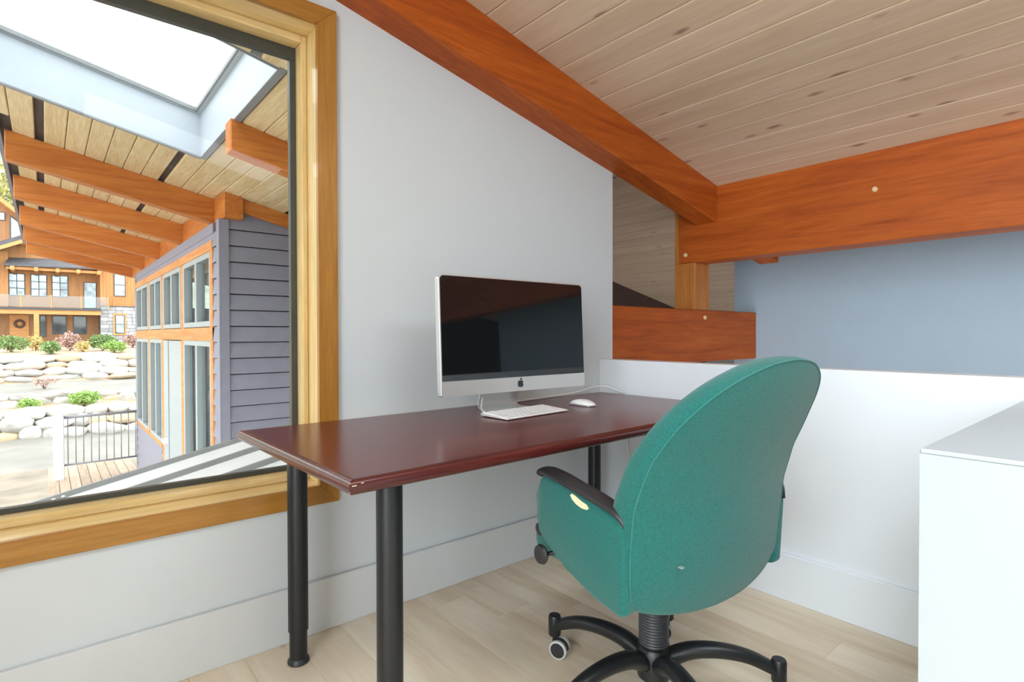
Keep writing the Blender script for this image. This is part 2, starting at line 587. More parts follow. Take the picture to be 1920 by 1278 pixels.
wall_poly(bm, [(-3.0, -0.2), (WEND, -0.2), (WEND, OZ0), (-3.0, OZ0)])
wall_poly(bm, [(-3.0, OZ1), (WEND, OZ1), (WEND, deck(WEND)) if deck(WEND) > OZ1 else (WEND, OZ1 + 0.001), (-3.0, deck(-3.0))])
wall_poly(bm, [(-3.0, OZ0), (OX0, OZ0), (OX0, OZ1), (-3.0, OZ1)])
wall_poly(bm, [(OX1, OZ0), (WEND, OZ0), (WEND, deck(WEND)), (deck and (2.644 - OZ1) / TAN, OZ1), (OX1, OZ1)])
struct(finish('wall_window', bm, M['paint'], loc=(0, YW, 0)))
struct(box('wall_half', (XH, -3.0, -0.2), (WEND, YW, 0.916), M['trimpaint'], bev=0.003))
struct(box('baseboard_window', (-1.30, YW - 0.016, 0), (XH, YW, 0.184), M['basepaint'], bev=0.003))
struct(box('baseboard_half', (XH - 0.016, -3.0, 0), (XH, YW - 0.016, 0.184), M['trimpaint'], bev=0.003))

struct(box('added_light_blocker', (-1.42, 0.60, -0.02), (-1.30, YW, deck(-1.30)), M['paint']))  # unseen stub, added to keep gable light off the window wall
# rear walls with the windows that light the room
bm = bmesh.new()
for pts in ([(-3.0, -0.2), (-3.0, 0.45)], [(-3.0, 3.15), (-3.0, deck(-3.0))]):
    add_box(bm, (-3.15, -3.0, pts[0][1]), (-3.0, yb, pts[1][1]))
add_box(bm, (-3.15, -3.0, 0.45), (-3.0, -2.7, 3.15))
add_box(bm, (-3.15, 0.5, 0.45), (-3.0, yb, 3.15))
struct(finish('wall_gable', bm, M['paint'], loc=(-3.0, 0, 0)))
bm = bmesh.new()
zc = [(-3.15, deck(-3.15)), (7.0, deck(7.0))]
wall_poly(bm, [(-3.15, -0.2), (WEND, -0.2), (WEND, deck(WEND)), (-3.15, deck(-3.15))], -3.15, -3.0)
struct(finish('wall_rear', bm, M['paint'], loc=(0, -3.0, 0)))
for nm, a, b in (('window_3', (-3.09, -2.7, 0.45), (-3.07, 0.5, 3.15)),):
    g_ = struct(thing(nm, (a[0], a[1], a[2])))
    box('pane', a, b, M['glass'], g_)

# stairwell beyond the half wall
struct(box('wall_stair_blue', (BLX, -2.1, -2.6), (BLX + 0.12, 2.128, deck(BLX) + 0.01), M['blue']))
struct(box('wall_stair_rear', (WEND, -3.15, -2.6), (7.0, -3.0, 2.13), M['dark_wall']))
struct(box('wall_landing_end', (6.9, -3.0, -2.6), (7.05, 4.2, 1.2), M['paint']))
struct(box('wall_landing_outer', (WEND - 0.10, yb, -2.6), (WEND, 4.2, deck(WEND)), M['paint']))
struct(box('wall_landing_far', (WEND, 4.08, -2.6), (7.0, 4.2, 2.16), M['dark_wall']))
struct(box('floor_lower', (WEND, -3.0, -2.7), (7.0, 4.2, -2.6), M['floor']))

# ------------------------------------------------------------------ roof boards
BW = 0.1385 / math.cos(math.atan(TAN))           # measured along X
BWX = 0.1385


def board_mesh(name, length, mat, thick=0.018):
    """a V-jointed roof board, length along Y from 0, width along +X down the slope, underside at z=0"""
    bm_ = bmesh.new()
    x0, x1 = 0.0008, BWX - 0.0008
    b = 0.005
    prof = [(x0, 0.006), (x0 + b, 0.0), (x1 - b, 0.0), (x1, 0.006), (x1, thick), (x0, thick)]
    add_prism(bm_, [(px, 0, pz - TAN * px) for px, pz in prof], (0, length, 0))
    bmesh.ops.recalc_face_normals(bm_, faces=bm_.faces)
    me = bpy.data.meshes.new(name)
    bm_.to_mesh(me)
    bm_.free()
    me.materials.append(mat)
    return me


BOARDS = {}


def board(parent, x, y0, y1, mat, name):
    key = (name, round(y1 - y0, 3))
    if key not in BOARDS:
        BOARDS[key] = board_mesh(name, y1 - y0, mat)
    o = bpy.data.objects.new(name, BOARDS[key])
    link(o, parent)
    o.location = Vector((x, y0, deck(x))) - ORG[parent.name]


def roof_slab(name, x0, x1, y0, y1, off=0.018, th=0.16, mat='dark_slot'):
    return struct(prism(name, [(x0, y0, deck(x0) + off), (x1, y0, deck(x1) + off), (x1, y0, deck(x1) + off + th), (x0, y0, deck(x0) + off + th)], (0, y1 - y0, 0), M[mat]))


BX0 = 1.384 - BWX * 33                           # seam grid
RSX0, RSX1, RSY0, RSY1 = 0.2, 1.6, -1.2, -0.2     # roof window added over the room, out of view, to brighten the floor
bm = bmesh.new()
for x0, x1, y0, y1 in ((-3.15, RSX0, -3.15, yb), (RSX1, WEND, -3.15, yb), (RSX0, RSX1, -3.15, RSY0), (RSX0, RSX1, RSY1, yb)):
    add_prism(bm, [(x0, y0, deck(x0) + 0.018), (x1, y0, deck(x1) + 0.018), (x1, y0, deck(x1) + 0.178), (x0, y0, deck(x0) + 0.178)], (0, y1 - y0, 0))
ceil = struct(finish('ceiling', bm, M['dark_slot']))
i = 0
while True:
    x = BX0 + BWX * i
    i += 1
    if x > WEND - 0.02:
        break
    if x < -3.14:
        continue
    if x + BWX > RSX0 and x < RSX1:
        board(ceil, x, -3.0, RSY0, M['ceil'], 'ceiling_board')
        board(ceil, x, RSY1, YW, M['ceil'], 'ceiling_board')
    else:
        board(ceil, x, -3.0, YW, M['ceil'], 'ceiling_board')
rsk = struct(thing('window_2', (0.9, -0.7, deck(0.9))))
prism('pane', [(RSX0, RSY0, deck(RSX0) + 0.19), (RSX1, RSY0, deck(RSX1) + 0.19), (RSX1, RSY0, deck(RSX1) + 0.20), (RSX0, RSY0, deck(RSX0) + 0.20)], (0, RSY1 - RSY0, 0), M['glass'], rsk)
for x0, x1, y0, y1 in ((RSX0 - 0.02, RSX0, RSY0, RSY1), (RSX1, RSX1 + 0.02, RSY0, RSY1), (RSX0, RSX1, RSY0 - 0.02, RSY0), (RSX0, RSX1, RSY1, RSY1 + 0.02)):
    prism('window_frame', [(x0, y0, deck(x0) - 0.012), (x1, y0, deck(x1) - 0.012), (x1, y0, deck(x1) + 0.25), (x0, y0, deck(x0) + 0.25)], (0, y1 - y0, 0), M['trimpaint'], rsk)
ceil2 = roof_slab('ceiling_landing', WEND, 7.05, -3.15, 4.2)
while x < 6.9:
    board(ceil2, x, -3.0, 4.1, M['ceil'], 'ceiling_board')
    x = BX0 + BWX * i
    i += 1

# outer roof: hole for the skylight x -0.45..0.945, y 3.02..4.90
SKX0, SKX1, SKY0, SKY1 = -0.45, 0.945, 3.02, 4.90
SE = 0.035
soff = struct(thing('roof_soffit', (0.5, yb, deck(0.5))))
for a in ((-0.26, 5.2, 5.6, 13.3), (-1.6, 5.2, SKY1 + SE, 5.6), (WEND, 5.2, 4.2, SKY1 + SE), (-1.6, WEND - 0.10, yb, SKY0 - SE), (SKX1 + SE, WEND - 0.10, SKY0 - SE, SKY1 + SE), (-1.6, SKX0 - SE, SKY0 - SE, SKY1 + SE)):
    x0, x1, y0, y1 = a
    prism('roof_deck', [(x0, y0, deck(x0) + 0.03), (x1, y0, deck(x1) + 0.03), (x1, y0, deck(x1) + 0.2), (x0, y0, deck(x0) + 0.2)], (0, y1 - y0, 0), M['dark_slot'], soff)
# board rows: dark ventilation strips at x -0.02, 0.83, 1.85
GAPS = (-0.02, 0.83, 1.85)
xs = []
starts = [(-1.6, -0.047), (0.007, 0.808), (0.857, 1.823), (1.877, WEND - 0.10)]
for a, b in starts:
    n = max(1, round((b - a) / BWX))
    for q in range(n):
        xx = a + (b - a) * q / n
        xs.append((xx, (b - a) / n))
for xx, wd in xs:
    cx_ = xx + wd / 2
    segs = [(yb, 9.4), (9.4, 13.25)] if cx_ > SKX1 or cx_ < SKX0 else [(yb, SKY0 - 0.021), (SKY1 + 0.021, 9.4), (9.4, 13.25)]
    for y0, y1 in segs:
        if cx_ < -0.25:
            y1 = min(y1, 5.6)
            if y1 <= y0:
                continue
        key = ('soffit_board', round(y1 - y0, 3), round(wd, 4))
        if key not in BOARDS:
            bm_ = bmesh.new()
            a_, b_ = 0.0015, wd - 0.0015
            prof = [(a_, 0.008), (a_ + 0.006, 0.0), (b_ - 0.006, 0.0), (b_, 0.008), (b_, 0.022), (a_, 0.022)]
            add_prism(bm_, [(px, 0, pz - TAN * px) for px, pz in prof], (0, y1 - y0, 0))
            bmesh.ops.recalc_face_normals(bm_, faces=bm_.faces)
            me = bpy.data.meshes.new('soffit_board')
            bm_.to_mesh(me)
            bm_.free()
            me.materials.append(M['soffit'])
            BOARDS[key] = me
        o = bpy.data.objects.new('soffit_board', BOARDS[key])
        link(o, soff)
        o.location = Vector((xx, y0, deck(xx))) - ORG[soff.name]
# pale fascia on the roof edge
prism('roof_fascia', [(-0.29, 5.6, deck(-0.27) - 0.02), (-0.26, 5.6, deck(-0.26) - 0.02), (-0.26, 5.6, deck(-0.26) + 0.2), (-0.29, 5.6, deck(-0.27) + 0.2)], (0, 7.7, 0), M['siding'], soff)

# ------------------------------------------------------------------ interior timbers


def under(x):
    return 2.423 - TAN * x


def pegs(parent, pts, axis):
    for p in pts:
        lathe('peg', [(0.0, -0.002), (0.010, -0.002), (0.011, 0.006), (0.008, 0.010)], p, M['peg'], parent, n=12, axis=axis)


rb = thing('sloping_beam', (0.5, 1.87, under(0.5)), 'long stained timber beam sloping down the ceiling above the white window wall', 'beam')
sloped('timber', -3.0, BIGX, 1.798, YW + 0.005, lambda x: deck(x) + 0.004, under, M['beam_x'], rb, bev=0.005)
rb2 = thing('sloping_beam', (3.6, 1.87, under(3.6)), 'short end of a sloping timber beam meeting the blue wall behind the cross beam', 'beam')
sloped('timber', BIGX + 0.18, BLX, 1.798, YW, lambda x: deck(x) + 0.004, under, M['beam_x'], rb2, bev=0.005)

cb = thing('cross_beam', (BIGX, 0.0, 1.507), 'deep horizontal stained timber cross beam in front of the blue wall', 'beam')
prism('timber', [(BIGX, -3.0, 1.507), (BIGX + 0.18, -3.0, 1.507), (BIGX + 0.18, -3.0, deck(BIGX + 0.18) + 0.004), (BIGX, -3.0, deck(BIGX) + 0.004)], (0, 5.067, 0), M['beam_y'], cb, bev=0.005)
for p in ((BIGX, 2.014, 1.557), (BIGX, 0.949, 1.766), (BIGX, -1.2, 1.6)):
    lathe('peg', [(0.0, 0.002), (0.013, 0.002), (0.013, -0.008), (0.009, -0.012)], p, M['peg'], cb, n=12, axis='x')
ps = thing('timber_post', (BIGX + 0.09, 2.03, 1.205), 'short honey coloured timber post between the low beam and the cross beam', 'post')
prism('post_timber', [(BIGX + 0.012, 1.956, 1.205), (BIGX + 0.185, 1.956, 1.205), (BIGX + 0.185, 2.105, 1.205), (BIGX + 0.012, 2.105, 1.205)], (0, 0, 0.302), M['post'], ps, bev=0.004)
prism('tenon_side', [(BIGX + 0.012, 2.068, 1.507), (BIGX + 0.185, 2.068, 1.507), (BIGX + 0.185, 2.105, 1.507), (BIGX + 0.012, 2.105, 1.507)], (0, 0, 0.395), M['post'], ps, bev=0.003)
lb = thing('low_beam', (3.1, 2.03, 0.868), 'low chunky timber beam end above the half wall carrying the short post', 'beam')
box('timber', (WEND + 0.002, 1.957, 0.868), (3.997, 2.125, 1.205), M['beam_x'], lb, bev=0.005)
lathe('peg', [(0.0, 0.002), (0.013, 0.002), (0.013, -0.008), (0.009, -0.012)], (3.293, 1.957, 1.156), M['peg'], lb, n=12, axis='y')

# ------------------------------------------------------------------ the big window (window_1)
win = struct(thing('window_1', (0, YW, OZ0)))
CF = 1.917                                       # casing face
prism('casing', [(0.803, CF, 0.453), (0.803, CF, 2.197), (0.733, CF, 2.132), (0.733, CF, 0.519)], (0, 0.021, 0), M['fir_z'], win, bev=0.0015)
prism('casing', [(-1.03, CF, 0.453), (0.803, CF, 0.453), (0.733, CF, 0.519), (-0.95, CF, 0.519)], (0, 0.021, 0), M['fir_x'], win, bev=0.0015)
prism('casing', [(-1.03, CF, 2.197), (0.803, CF, 2.197), (0.733, CF, 2.132), (-0.95, CF, 2.132)], (0, 0.021, 0), M['fir_x'], win, bev=0.0015)
prism('casing', [(-1.03, CF, 0.453), (-1.03, CF, 2.197), (-0.95, CF, 2.132), (-0.95, CF, 0.519)], (0, 0.021, 0), M['fir_z'], win, bev=0.0015)
# jamb liner: reveals from the casing back to the sash
JB = 2.045
box('jamb', (0.7425, YW - 0.004, 0.505), (0.765, JB + 0.08, 2.15), M['firpale_z'], win)
box('jamb', (-0.97, YW - 0.004, 0.505), (-0.95, JB + 0.08, 2.15), M['firpale_z'], win)
box('jamb', (-0.95, YW - 0.004, 0.50), (0.7425, JB + 0.08, 0.5195), M['firpale_x'], win)
box('jamb', (-0.95, YW - 0.004, 2.1385), (0.7425, JB + 0.08, 2.155), M['firpale_x'], win)
# sash: pale wooden frame standing in front of the glass
SY0, SY1 = JB, JB + 0.062
box('sash', (0.722, SY0, 0.5195), (0.7425, SY1, 2.1385), M['firpale_z'], win, bev=0.003)
box('sash', (-0.95, SY0, 0.5195), (-0.93, SY1, 2.1385), M['firpale_z'], win, bev=0.003)
box('sash', (-0.93, SY0, 0.5195), (0.722, SY1, 0.546), M['firpale_x'], win, bev=0.003)
box('sash', (-0.93, SY0, 2.112), (0.722, SY1, 2.1385), M['firpale_x'], win, bev=0.003)
# dark gasket and pane
GY = SY1
bm = bmesh.new()
for lo, hi in (((0.700, GY - 0.004, 0.5195), (0.735, GY + 0.02, 2.1385)), ((-0.935, GY - 0.004, 0.5195), (-0.905, GY + 0.02, 2.1385)),
               ((-0.905, GY - 0.004, 0.5195), (0.700, GY + 0.02, 0.562)), ((-0.905, GY - 0.004, 2.070), (0.700, GY + 0.02, 2.1385))):
    add_box(bm, lo, hi)
finish('gasket', bm, M['gasket'], win)
box('pane', (-0.906, GY + 0.004, 0.560), (0.701, GY + 0.010, 2.072), M['glass'], win)

# ------------------------------------------------------------------ low white cabinet at the right
cab = thing('white_cabinet', (1.66, -0.05, 0), 'plain white painted low cabinet beside the green chair, butted to the half wall', 'cabinet')
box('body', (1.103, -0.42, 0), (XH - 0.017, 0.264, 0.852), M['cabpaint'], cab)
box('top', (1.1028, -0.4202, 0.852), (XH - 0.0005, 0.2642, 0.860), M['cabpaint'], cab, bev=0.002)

# ------------------------------------------------------------------ desk
DROT = R(1.0)
dk = thing('desk', (1.331, 1.481, 0), 'red mahogany desk with rounded edges on black adjustable metal legs', 'desk', rz=DROT, local=True)
DL, DD, DZ, DT = 0.872, 0.400, 0.752, 0.032       # half length, half depth, top height, thickness
box('desk_top', (-DL + 0.018, -DD + 0.018, DZ - DT), (DL - 0.018, DD - 0.018, DZ), M['mahog'], dk)


def edge_strip(a, b, nrm):
    """bullnose moulding from corner a to corner b, mitred; nrm points outwards"""
    a, b, nrm = Vector(a), Vector(b), Vector(nrm)
    along = (b - a).normalized()
    bm_ = bmesh.new()
    prof = [(0.0, 0.0), (0.010, -0.001), (0.0155, -0.005), (0.018, -0.012), (0.0165, -0.021), (0.0125, -0.028), (0.007, -DT), (0.0, -DT)]
    ra = [bm_.verts.new(a + nrm * u - along * u + Vector((0, 0, v))) for u, v in prof]
    rb_ = [bm_.verts.new(b + nrm * u + along * u + Vector((0, 0, v))) for u, v in prof]
    n = len(prof)
    for q in range(n):
        bm_.faces.new((ra[q], ra[(q + 1) % n], rb_[(q + 1) % n], rb_[q]))
    bm_.faces.new(ra)
    bm_.faces.new(rb_[::-1])
    o = finish('edge_moulding', bm_, M['mahog_edge'], dk, smooth=True)
    o.data.set_sharp_from_angle(angle=R(50))


ax, ay = DL - 0.018, DD - 0.018
edge_strip((-ax, -ay, DZ), (ax, -ay, DZ), (0, -1, 0))
edge_strip((-ax, ay, DZ), (-ax, -ay, DZ), (-1, 0, 0))
edge_strip((ax, ay, DZ), (-ax, ay, DZ), (0, 1, 0))
edge_strip((ax, -ay, DZ), (ax, ay, DZ), (1, 0, 0))
for q, (cx_, cy_, cz_, dx_, dy_, dz_) in enumerate(((-DL + 0.0035, -DD + 0.0035, 0.728, 0.0016, 0.0016, 0.020), (-DL + 0.012, -DD - 0.0002, 0.741, 0.010, 0.0012, 0.0015), (-DL + 0.030, -DD + 0.0002, 0.744, 0.006, 0.0012, 0.0012), (-DL + 0.004, -DD + 0.02, 0.7465, 0.0012, 0.016, 0.0012))):
    box('worn_chip', (cx_ - dx_ / 2, cy_ - dy_ / 2, cz_), (cx_ + dx_ / 2, cy_ + dy_ / 2, cz_ + dz_), M['foam'], dk)
for lx, ly in ((-0.7135, 0.3235), (-0.722, -0.292), (0.735, 0.3235), (0.735, -0.292)):
    lg = lathe('leg', [(0.0308, 0.105), (0.0308, DZ - DT - 0.004), (0.030, DZ - DT)], (lx, ly, 0), M['blackmetal'], dk, n=28)
    lathe('leg_extension', [(0.0272, 0.014), (0.0272, 0.11)], (lx, ly, 0), M['blackmetal'], lg, n=28)
    lathe('foot_glide', [(0.031, 0.0), (0.034, 0.004), (0.0335, 0.010), (0.028, 0.018)], (lx, ly, 0), M['blackplastic'], lg, n=28)
    lathe('mount_plate', [(0.055, DZ - DT - 0.006), (0.055, DZ - DT)], (lx, ly, 0), M['blackmetal'], lg, n=24)

# ------------------------------------------------------------------ computer
MC = Vector((1.370, 1.575, 0))
mo = thing('desktop_computer', (MC.x, MC.y, DZ), 'silver all-in-one computer with a dark glossy screen on the red desk', 'computer', rz=R(-1.2), local=True)
MW, MB, MT = 0.3485, 0.084, 0.505                 # half width, bottom and top above the desk
tilt = R(2.6)


def rrect(hw, z0, z1, r, n=6, rb=None):
    pts = []
    rb = r if rb is None else rb
    for cx_, cz, a0, rr in ((hw, z0, -90, rb), (hw, z1, 0, r), (-hw, z1, 90, r), (-hw, z0, 180, rb)):
        ox = cx_ - math.copysign(rr, cx_)
        oz = cz + rr if cz == z0 else cz - rr
        for q in range(n + 1):
            a = R(a0 + 90 * q / n)
            pts.append((ox + rr * math.cos(a), oz + rr * math.sin(a)))
    return pts


def tilted(p):
    """lean back about the bottom edge of the display"""
    x_, y_, z_ = p
    dz = z_ - MB
    return Vector((x_, y_ * math.cos(tilt) + dz * math.sin(tilt), MB + dz * math.cos(tilt) - y_ * math.sin(tilt)))


def slab_xz(name, rings, mat, parent, smooth=False):
    """rings: list of (outline, y)"""
    bm_ = bmesh.new()
    rv = [[bm_.verts.new(tilted((px, y_, pz))) for px, pz in out] for out, y_ in rings]
    for a, b in zip(rv, rv[1:]):
        for q in range(len(a)):
            bm_.faces.new((a[q], a[(q + 1) % len(a)], b[(q + 1) % len(b)], b[q]))
    bm_.faces.new(rv[0][::-1])
    bm_.faces.new(rv[-1])
    o = finish(name, bm_, mat, parent, smooth=True)
    o.data.set_sharp_from_angle(angle=R(35))
    return o


body = slab_xz('housing', [(rrect(MW - 0.0015, MB, MT, 0.018, rb=0.006), 0.0), (rrect(MW, MB, MT, 0.018, rb=0.006), 0.002), (rrect(MW, MB, MT, 0.018, rb=0.006), 0.024),
                           (rrect(MW - 0.02, MB + 0.02, MT - 0.02, 0.03), 0.030), (rrect(MW - 0.12, MB + 0.10, MT - 0.10, 0.05), 0.045), (rrect(0.02, 0.27, 0.31, 0.01), 0.052)], M['alu'], mo)
SCZ = 0.137
slab_xz('screen_glass', [(rrect(MW - 0.005, SCZ, MT - 0.005, 0.015, rb=0.001), -0.0018), (rrect(MW - 0.005, SCZ, MT - 0.005, 0.015, rb=0.001), 0.001)], M['screen'], mo)
lathe('camera_lens', [(0.0, 0.0), (0.002, 0.0), (0.002, 0.0006)], tuple(tilted((0, -0.0024, MT - 0.018))), M['logo'], mo, n=10, axis='y')
# dark fruit-shaped emblem on the chin: body with a bite and a leaf
emb = []
HW, HH = 0.0135, 0.0140
for q in range(40):
    a = 2 * math.pi * q / 40
    ca, sa = math.cos(a), math.sin(a)
    rr = 1.0 + 0.10 * math.cos(2 * a) * 0 - 0.17 * max(0, sa) ** 10 - 0.13 * max(0, -sa) ** 14
    px, pz = HW * rr * math.copysign(abs(ca) ** 0.82, ca) * (1 - 0.10 * max(0, -sa)), HH * rr * math.copysign(abs(sa) ** 0.85, sa)
    dx, dz = px - 0.0185, pz - 0.0022
    rr_ = math.hypot(dx, dz)
    if rr_ < 0.0082:
        px, pz = 0.0185 + dx / rr_ * 0.0082, 0.0022 + dz / rr_ * 0.0082
    emb.append((px, pz))
leaf = []
for q in range(9):
    t = q / 8
    leaf.append((-0.001 + 0.0068 * t - 0.0035 * math.sin(math.pi * t), 0.0135 + 0.0082 * t + 0.0012 * math.sin(math.pi * t)))
for q in range(1, 8):
    t = 1 - q / 8
    leaf.append((-0.001 + 0.0068 * t + 0.0022 * math.sin(math.pi * t), 0.0135 + 0.0082 * t - 0.0022 * math.sin(math.pi * t)))
bm = bmesh.new()
for shp in (emb, leaf):
    c0 = bm.verts.new(tilted((-0.002 if shp is emb else 0.002, -0.0022, 0.111 + (0 if shp is emb else 0.0175))))
    vv = [bm.verts.new(tilted((px, -0.0022, 0.111 + pz))) for px, pz in shp]
    ww = [bm.verts.new(tilted((px, 0.0005, 0.111 + pz))) for px, pz in shp]
    for q in range(len(vv)):
        q2 = (q + 1) % len(vv)
        bm.faces.new((c0, vv[q], vv[q2]))
        bm.faces.new((vv[q], ww[q], ww[q2], vv[q2]))
finish('logo_emblem', bm, M['logo'], mo, label='small black bitten apple emblem')
# bent plate stand
path = [(0.00, 0.030), (0.004, 0.090), (0.004, 0.14), (0.004, 0.26)]
stand = []
foot_pts = [(0.066, 0.003), (0.11, 0.003), (0.155, 0.003), (0.172, 0.006), (0.181, 0.018), (0.178, 0.034), (0.130, 0.150), (0.098, 0.225), (0.06, 0.29)]
bm = bmesh.new()
ra = []
for q, (yy, zz) in enumerate(foot_pts):
    p0 = foot_pts[max(q - 1, 0)]
    p1 = foot_pts[min(q + 1, len(foot_pts) - 1)]
    ty, tz = p1[0] - p0[0], p1[1] - p0[1]
    l_ = math.hypot(ty, tz)
    ny, nz = -tz / l_ * 0.003, ty / l_ * 0.003
    ra.append([bm.verts.new((0.028 + sx * 0.098, yy + s * ny, zz + s * nz)) for sx, s in ((-1, -1), (1, -1), (1, 1), (-1, 1))])
for a, b in zip(ra, ra[1:]):
    for q in range(4):
        bm.faces.new((a[q], a[(q + 1) % 4], b[(q + 1) % 4], b[q]))
bm.faces.new(ra[0][::-1])
bm.faces.new(ra[-1])
finish('stand', bm, M['alu_side'], mo)

# keyboard
kb = thing('keyboard', (1.372, 1.546, DZ), 'slim white wired keyboard in front of the silver computer', 'keyboard', rz=R(4.5), local=True)
KW, KD = 0.166, 0.070


def kz(y_):
    return 0.005 + (y_ + KD) / (2 * KD) * 0.009


prism('plate', [(-KW, -KD, 0.002), (-KW, KD, 0.004), (-KW, KD, kz(KD)), (-KW, -KD, kz(-KD))], (2 * KW, 0, 0), M['alu_side'], kb, bev=0.0012)
tube('battery_tube', [(-KW, KD - 0.007, 0.0076), (KW, KD - 0.007, 0.0076)], 0.0072, M['alu_side'], kb, n=12)
rows = [(14, 0.6), (14, 1), (14, 1), (13, 1), (12, 1), (9, 1)]
key_me = {}
yk = KD - 0.008
for ri, (n, hf) in enumerate(rows):
    hh = 0.0228 * hf
    y1_, y0_ = yk, yk - hh + 0.003
    yk -= hh
    usable = 2 * KW - 0.012
    wds = [1.0] * n
    if ri == 5:
        wds = [1, 1, 1, 1.25, 5.0, 1.25, 1, 1, 1]
    elif ri == 4:
        wds[0] = wds[-1] = 2.1
    elif ri == 3:
        wds[0] = wds[-1] = 1.7
    elif ri in (1, 2):
        wds[-1 if ri == 1 else 0] = 1.5
    unit = usable / sum(wds)
    xk = -KW + 0.006
    for wd in wds:
        x0_, x1_ = xk + 0.0015, xk + wd * unit - 0.0015
        xk += wd * unit
        key = (round(x1_ - x0_, 4), round(y1_ - y0_, 4))
        cx_, cy_ = (x0_ + x1_) / 2, (y0_ + y1_) / 2
        if key not in key_me:
            o = box('key', (x0_, y0_, kz(cy_) - 0.0005), (x1_, y1_, kz(cy_) + 0.0025), M['whiteplastic'], kb, bev=0.0008)
            o.rotation_euler = (math.atan(0.009 / (2 * KD)), 0, 0)
            key_me[key] = o
        else:
            copy_of(key_me[key], 'key', (cx_, cy_, kz(cy_) - 0.0005), kb)

# mouse: a low domed shell
ms = thing('mouse', (1.712, 1.575, DZ), 'white computer mouse with a curved top right of the keyboard', 'mouse', rz=R(-3), local=True)
bm = bmesh.new()
nu, nv = 20, 8
rings = []
for j in range(nv + 1):
    s = j / nv
    ring = []
    for i_ in range(nu):
        a = 2 * math.pi * i_ / nu
        ca, sa = math.cos(a), math.sin(a)
        ux = 0.031 * math.copysign(abs(ca) ** 0.8, ca)
        uy = 0.066 * math.copysign(abs(sa) ** 0.85, sa)
        sc = math.cos(s * math.pi / 2) ** 0.6
        hz = 0.006 + 0.020 * math.sin(s * math.pi / 2) * (1 - 0.5 * (uy * sc / 0.066) ** 2)
        ring.append(bm.verts.new((ux * sc, uy * sc, hz)))
    rings.append(ring)
for a, b in zip(rings, rings[1:-1]):
    for q in range(nu):
        bm.faces.new((a[q], a[(q + 1) % nu], b[(q + 1) % nu], b[q]))
top = bm.verts.new((0, 0, 0.026))
for q in range(nu):
    bm.faces.new((rings[-2][q], rings[-2][(q + 1) % nu], top))
for v in rings[-1]:
    bm.verts.remove(v)
bm.faces.new(rings[0][::-1])
finish('shell', bm, M['whiteplastic'], ms, smooth=True)
box('base', (-0.026, -0.058, 0.0), (0.026, 0.058, 0.0062), M['alu'], ms, bev=0.002)

# cables
c1 = tube('power_cable', spline([(1.44, 1.775, DZ + 0.06), (1.53, 1.815, DZ + 0.010), (1.66, 1.84, DZ + 0.006), (1.82, 1.865, DZ + 0.006), (1.97, 1.885, DZ + 0.008), (2.06, 1.895, DZ + 0.014),
                                 (2.13, 1.885, DZ + 0.028), (2.185, 1.845, DZ + 0.030), (2.202, 1.79, DZ + 0.012), (2.20, 1.75, DZ + 0.006)], 8), 0.0042, M['cable'], n=8)
tag(c1, 'white power cable curling over the back of the desk behind the mouse', 'cable')
c2 = tube('keyboard_cable', spline([(1.300, 1.72, DZ + 0.05), (1.282, 1.705, DZ + 0.018), (1.268, 1.68, DZ + 0.006), (1.262, 1.655, DZ + 0.006), (1.236, 1.628, DZ + 0.010)], 8), 0.0028, M['cable'], n=8)
tag(c2, 'short white keyboard cord bending down beside the computer stand', 'cable')
c3 = tube('hanging_cord', spline([(2.205, 1.74, 0.70), (2.208, 1.735, 0.55), (2.200, 1.71, 0.40), (2.206, 1.70, 0.25), (2.19, 1.72, 0.05)], 6), 0.003, M['cable'], n=6)
tag(c3, 'thin pale cord hanging under the desk against the half wall', 'cable')

# ------------------------------------------------------------------ office chair
ch = thing('office_chair', (1.324, 0.944, 0), 'teal green upholstered swivel chair with black star base and torn left armrest', 'chair', rz=R(82 - 90), local=True)


def back_y(z):                                    # rear surface at the middle, leaning back upwards
    return lerp_tab([(0.34, -0.205), (0.45, -0.237), (0.55, -0.247), (0.65, -0.258), (0.75, -0.290), (0.85, -0.342), (0.95, -0.400), (1.05, -0.455)], z)


WRAP = 0.55
half = [(0.0, 0.362), (0.10, 0.367), (0.19, 0.382), (0.245, 0.402), (0.272, 0.430), (0.283, 0.48), (0.287, 0.55), (0.287, 0.62), (0.285, 0.68), (0.278, 0.74), (0.269, 0.79), (0.249, 0.845),
        (0.216, 0.897), (0.168, 0.942), (0.105, 0.975), (0.05, 0.989), (0.0, 0.993)]
pts2 = spline([(a, 0, b) for a, b in half], 3)
outl = [(p.x, p.z) for p in pts2] + [(-p.x, p.z) for p in pts2[-2:0:-1]]
ZC = 0.68
TH = 0.078


def bpt(u, z, off):
    return Vector((u, back_y(z) + WRAP * u * u + off, z))


bm = bmesh.new()
prof = []
for s in (0.25, 0.5, 0.75, 0.9, 0.975):
    prof.append((s, -0.010 * (1 - s * s)))
prof += [(1.0, 0.001), (1.012, 0.012), (1.020, 0.03), (1.020, 0.048), (1.008, 0.066), (0.97, TH), (0.8, TH + 0.012), (0.5, TH + 0.02), (0.25, TH + 0.022)]
rings = []
for s, off in prof:
    rings.append([bm.verts.new(bpt(u * s, ZC + (z - ZC) * s, off)) for u, z in outl])
n = len(outl)
for a, b in zip(rings, rings[1:]):
    for q in range(n):
        bm.faces.new((a[q], a[(q + 1) % n], b[(q + 1) % n], b[q]))
c0 = bm.verts.new(bpt(0, ZC, -0.010))
c1_ = bm.verts.new(bpt(0, ZC, TH + 0.022))
for q in range(n):
    bm.faces.new((c0, rings[0][q], rings[0][(q + 1) % n]))
    bm.faces.new((c1_, rings[-1][(q + 1) % n], rings[-1][q]))
br = finish('backrest', bm, M['teal'], ch, smooth=True)
